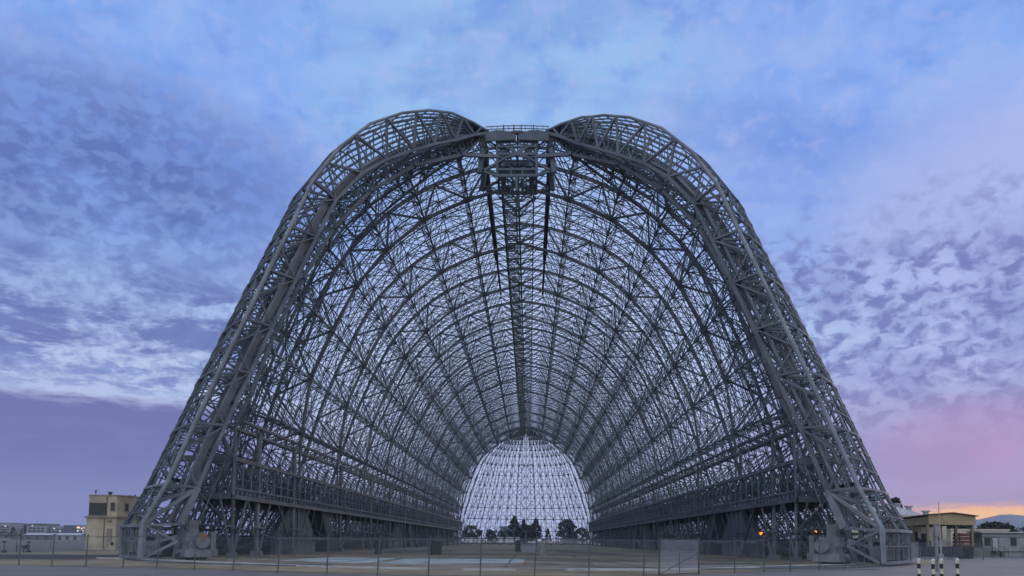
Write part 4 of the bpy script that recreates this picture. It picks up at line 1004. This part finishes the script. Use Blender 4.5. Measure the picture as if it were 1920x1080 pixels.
c = MIX(M('MULTIPLY', M('MULTIPLY', SS(az, -14, -25), SS(el, 9, 7)), M('MULTIPLY', SS(n2, .42, .62), .4)), c, (124, 122, 184))
c = MIX(M('MULTIPLY', M('MULTIPLY', lm, M('MULTIPLY', SS(el, 9.5, 11), SS(el, 20, 16))), M('MULTIPLY', SS(p3, .45, .62), .45)), c, (94, 112, 182))
# right: mottled altocumulus, bright gap, pink low sky
rm = SS(az, 13, 20)
c = MIX(M('MULTIPLY', blob(34, 22, 15, 9), .75), c, (176, 190, 240))
c = MIX(M('MULTIPLY', blob(33, 15, 14, 12), .7), c, (176, 186, 236))
pm = M('MULTIPLY', rm, M('MULTIPLY', SS(el, 4, 8), SS(M('ADD', el, M('MULTIPLY', M('SUBTRACT', p2, .5), 12)), 24, 18)))
c = MIX(M('MULTIPLY', pm, M('MULTIPLY', SS(p2, .38, .62), .6)), c, (124, 136, 200))
c = MIX(M('MULTIPLY', pm, M('MULTIPLY', SS(p1, .42, .62), .85)), c, (104, 112, 180))
c = MIX(M('MULTIPLY', pm, M('MULTIPLY', SS(p3, .52, .66), .4)), c, (170, 180, 230))
c = MIX(M('MULTIPLY', M('MULTIPLY', SS(az, 12, 24), SS(el, 13, 6)), .85), c, (164, 148, 200))
c = MIX(M('MULTIPLY', M('MULTIPLY', SS(az, 12, 24), SS(el, 11, 6)), M('MULTIPLY', SS(n1, .42, .6), .5)), c, (146, 134, 190))
c = MIX(M('MULTIPLY', M('MULTIPLY', SS(az, 16, 27), SS(el, 5, 2)), .7), c, (180, 150, 182))
c = MIX(M('MULTIPLY', blob(31, 6, 8, 4.5), .35), c, (196, 140, 184))
c = MIX(M('MULTIPLY', blob(31.6, 5.9, 1.6, 1.2), .12), c, (222, 118, 166))
# burning streak above the hills
st = M('ADD', el, M('MULTIPLY', M('SUBTRACT', n4, .5), .8))
oe = M('MULTIPLY', SS(az, 25, 29.5), SS(st, 2.8, 2.2))
c = MIX(oe, c, (268, 190, 118))
c = MIX(M('MULTIPLY', blob(31.5, 1.9, 4.5, .55), .8), c, (285, 212, 112))
# unseen sky behind the camera, whitened and brightened to fill the scene with light
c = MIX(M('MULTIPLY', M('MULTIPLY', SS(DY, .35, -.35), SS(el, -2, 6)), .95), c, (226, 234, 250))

bg = N.new('ShaderNodeBackground'); L.new(c, bg.inputs[0]); L.new(M('ADD', 1.0, M('MULTIPLY', SS(DY, -.1, -.6), .35)), bg.inputs[1])  # strength raised behind the camera as added fill light
sky = N.new('ShaderNodeTexSky'); sky.sky_type = 'NISHITA'; sky.sun_disc = False; sky.sun_elevation = R_(-3); sky.sun_rotation = R_(38)
bg2 = N.new('ShaderNodeBackground'); L.new(sky.outputs[0], bg2.inputs[0]); bg2.inputs[1].default_value = .05
ad = N.new('ShaderNodeAddShader'); L.new(bg.outputs[0], ad.inputs[0]); L.new(bg2.outputs[0], ad.inputs[1])
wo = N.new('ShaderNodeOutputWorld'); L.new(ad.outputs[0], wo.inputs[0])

# low dusk sun behind cloud: weak, very soft
sl = bpy.data.lights.new('dusk_sun', 'SUN'); sl.energy = .8; sl.angle = R_(25); sl.color = (1, .86, .78)
so = bpy.data.objects.new('dusk_sun', sl); col.objects.link(so); so.rotation_euler = (R_(88-12), 0, R_(180-38))

# ------------------------------------------------------------------ haze
hb = MB(); hb.box((0, 1750, 115), (9000, 4100, 232)); hz = hb.build('haze', None); hz['kind'] = 'stuff'
hm = bpy.data.materials.new('evening_haze'); hm.use_nodes = True; hn = hm.node_tree.nodes
hn.remove(hn['Principled BSDF']); pv = hn.new('ShaderNodeVolumePrincipled'); pv.inputs['Color'].default_value = (.72, .8, .95, 1); pv.inputs['Density'].default_value = .00013; pv.inputs['Anisotropy'].default_value = .2
hm.node_tree.links.new(pv.outputs[0], hn['Material Output'].inputs['Volume']); hz.data.materials.append(hm)

# ------------------------------------------------------------------ camera
cam = bpy.data.cameras.new('camera'); co = bpy.data.objects.new('camera', cam); col.objects.link(co); sc.camera = co
F_, TH, YAW, ROLL, HZ = 1400., R_(4.0), R_(1.35), R_(.4), 1013.5
cam.sensor_width = 36; cam.lens = F_/1920*36; cam.shift_y = (HZ-F_*math.tan(TH)-540)/1920; cam.clip_end = 20000; cam.clip_start = .5
co.location = (2.0, -101.5, 2.2)
from mathutils import Matrix
co.matrix_world = Matrix.Translation((2.0, -101.5, 2.2)) @ Matrix.Rotation(YAW, 4, 'Z') @ Matrix.Rotation(R_(90)+TH, 4, 'X') @ Matrix.Rotation(ROLL, 4, 'Z')
vs = sc.view_settings; vs.view_transform = 'Standard'; vs.look = 'None'; vs.exposure = 0; vs.gamma = 1
sc.cycles.max_bounces = 5; sc.cycles.transparent_max_bounces = 16; sc.cycles.volume_bounces = 1
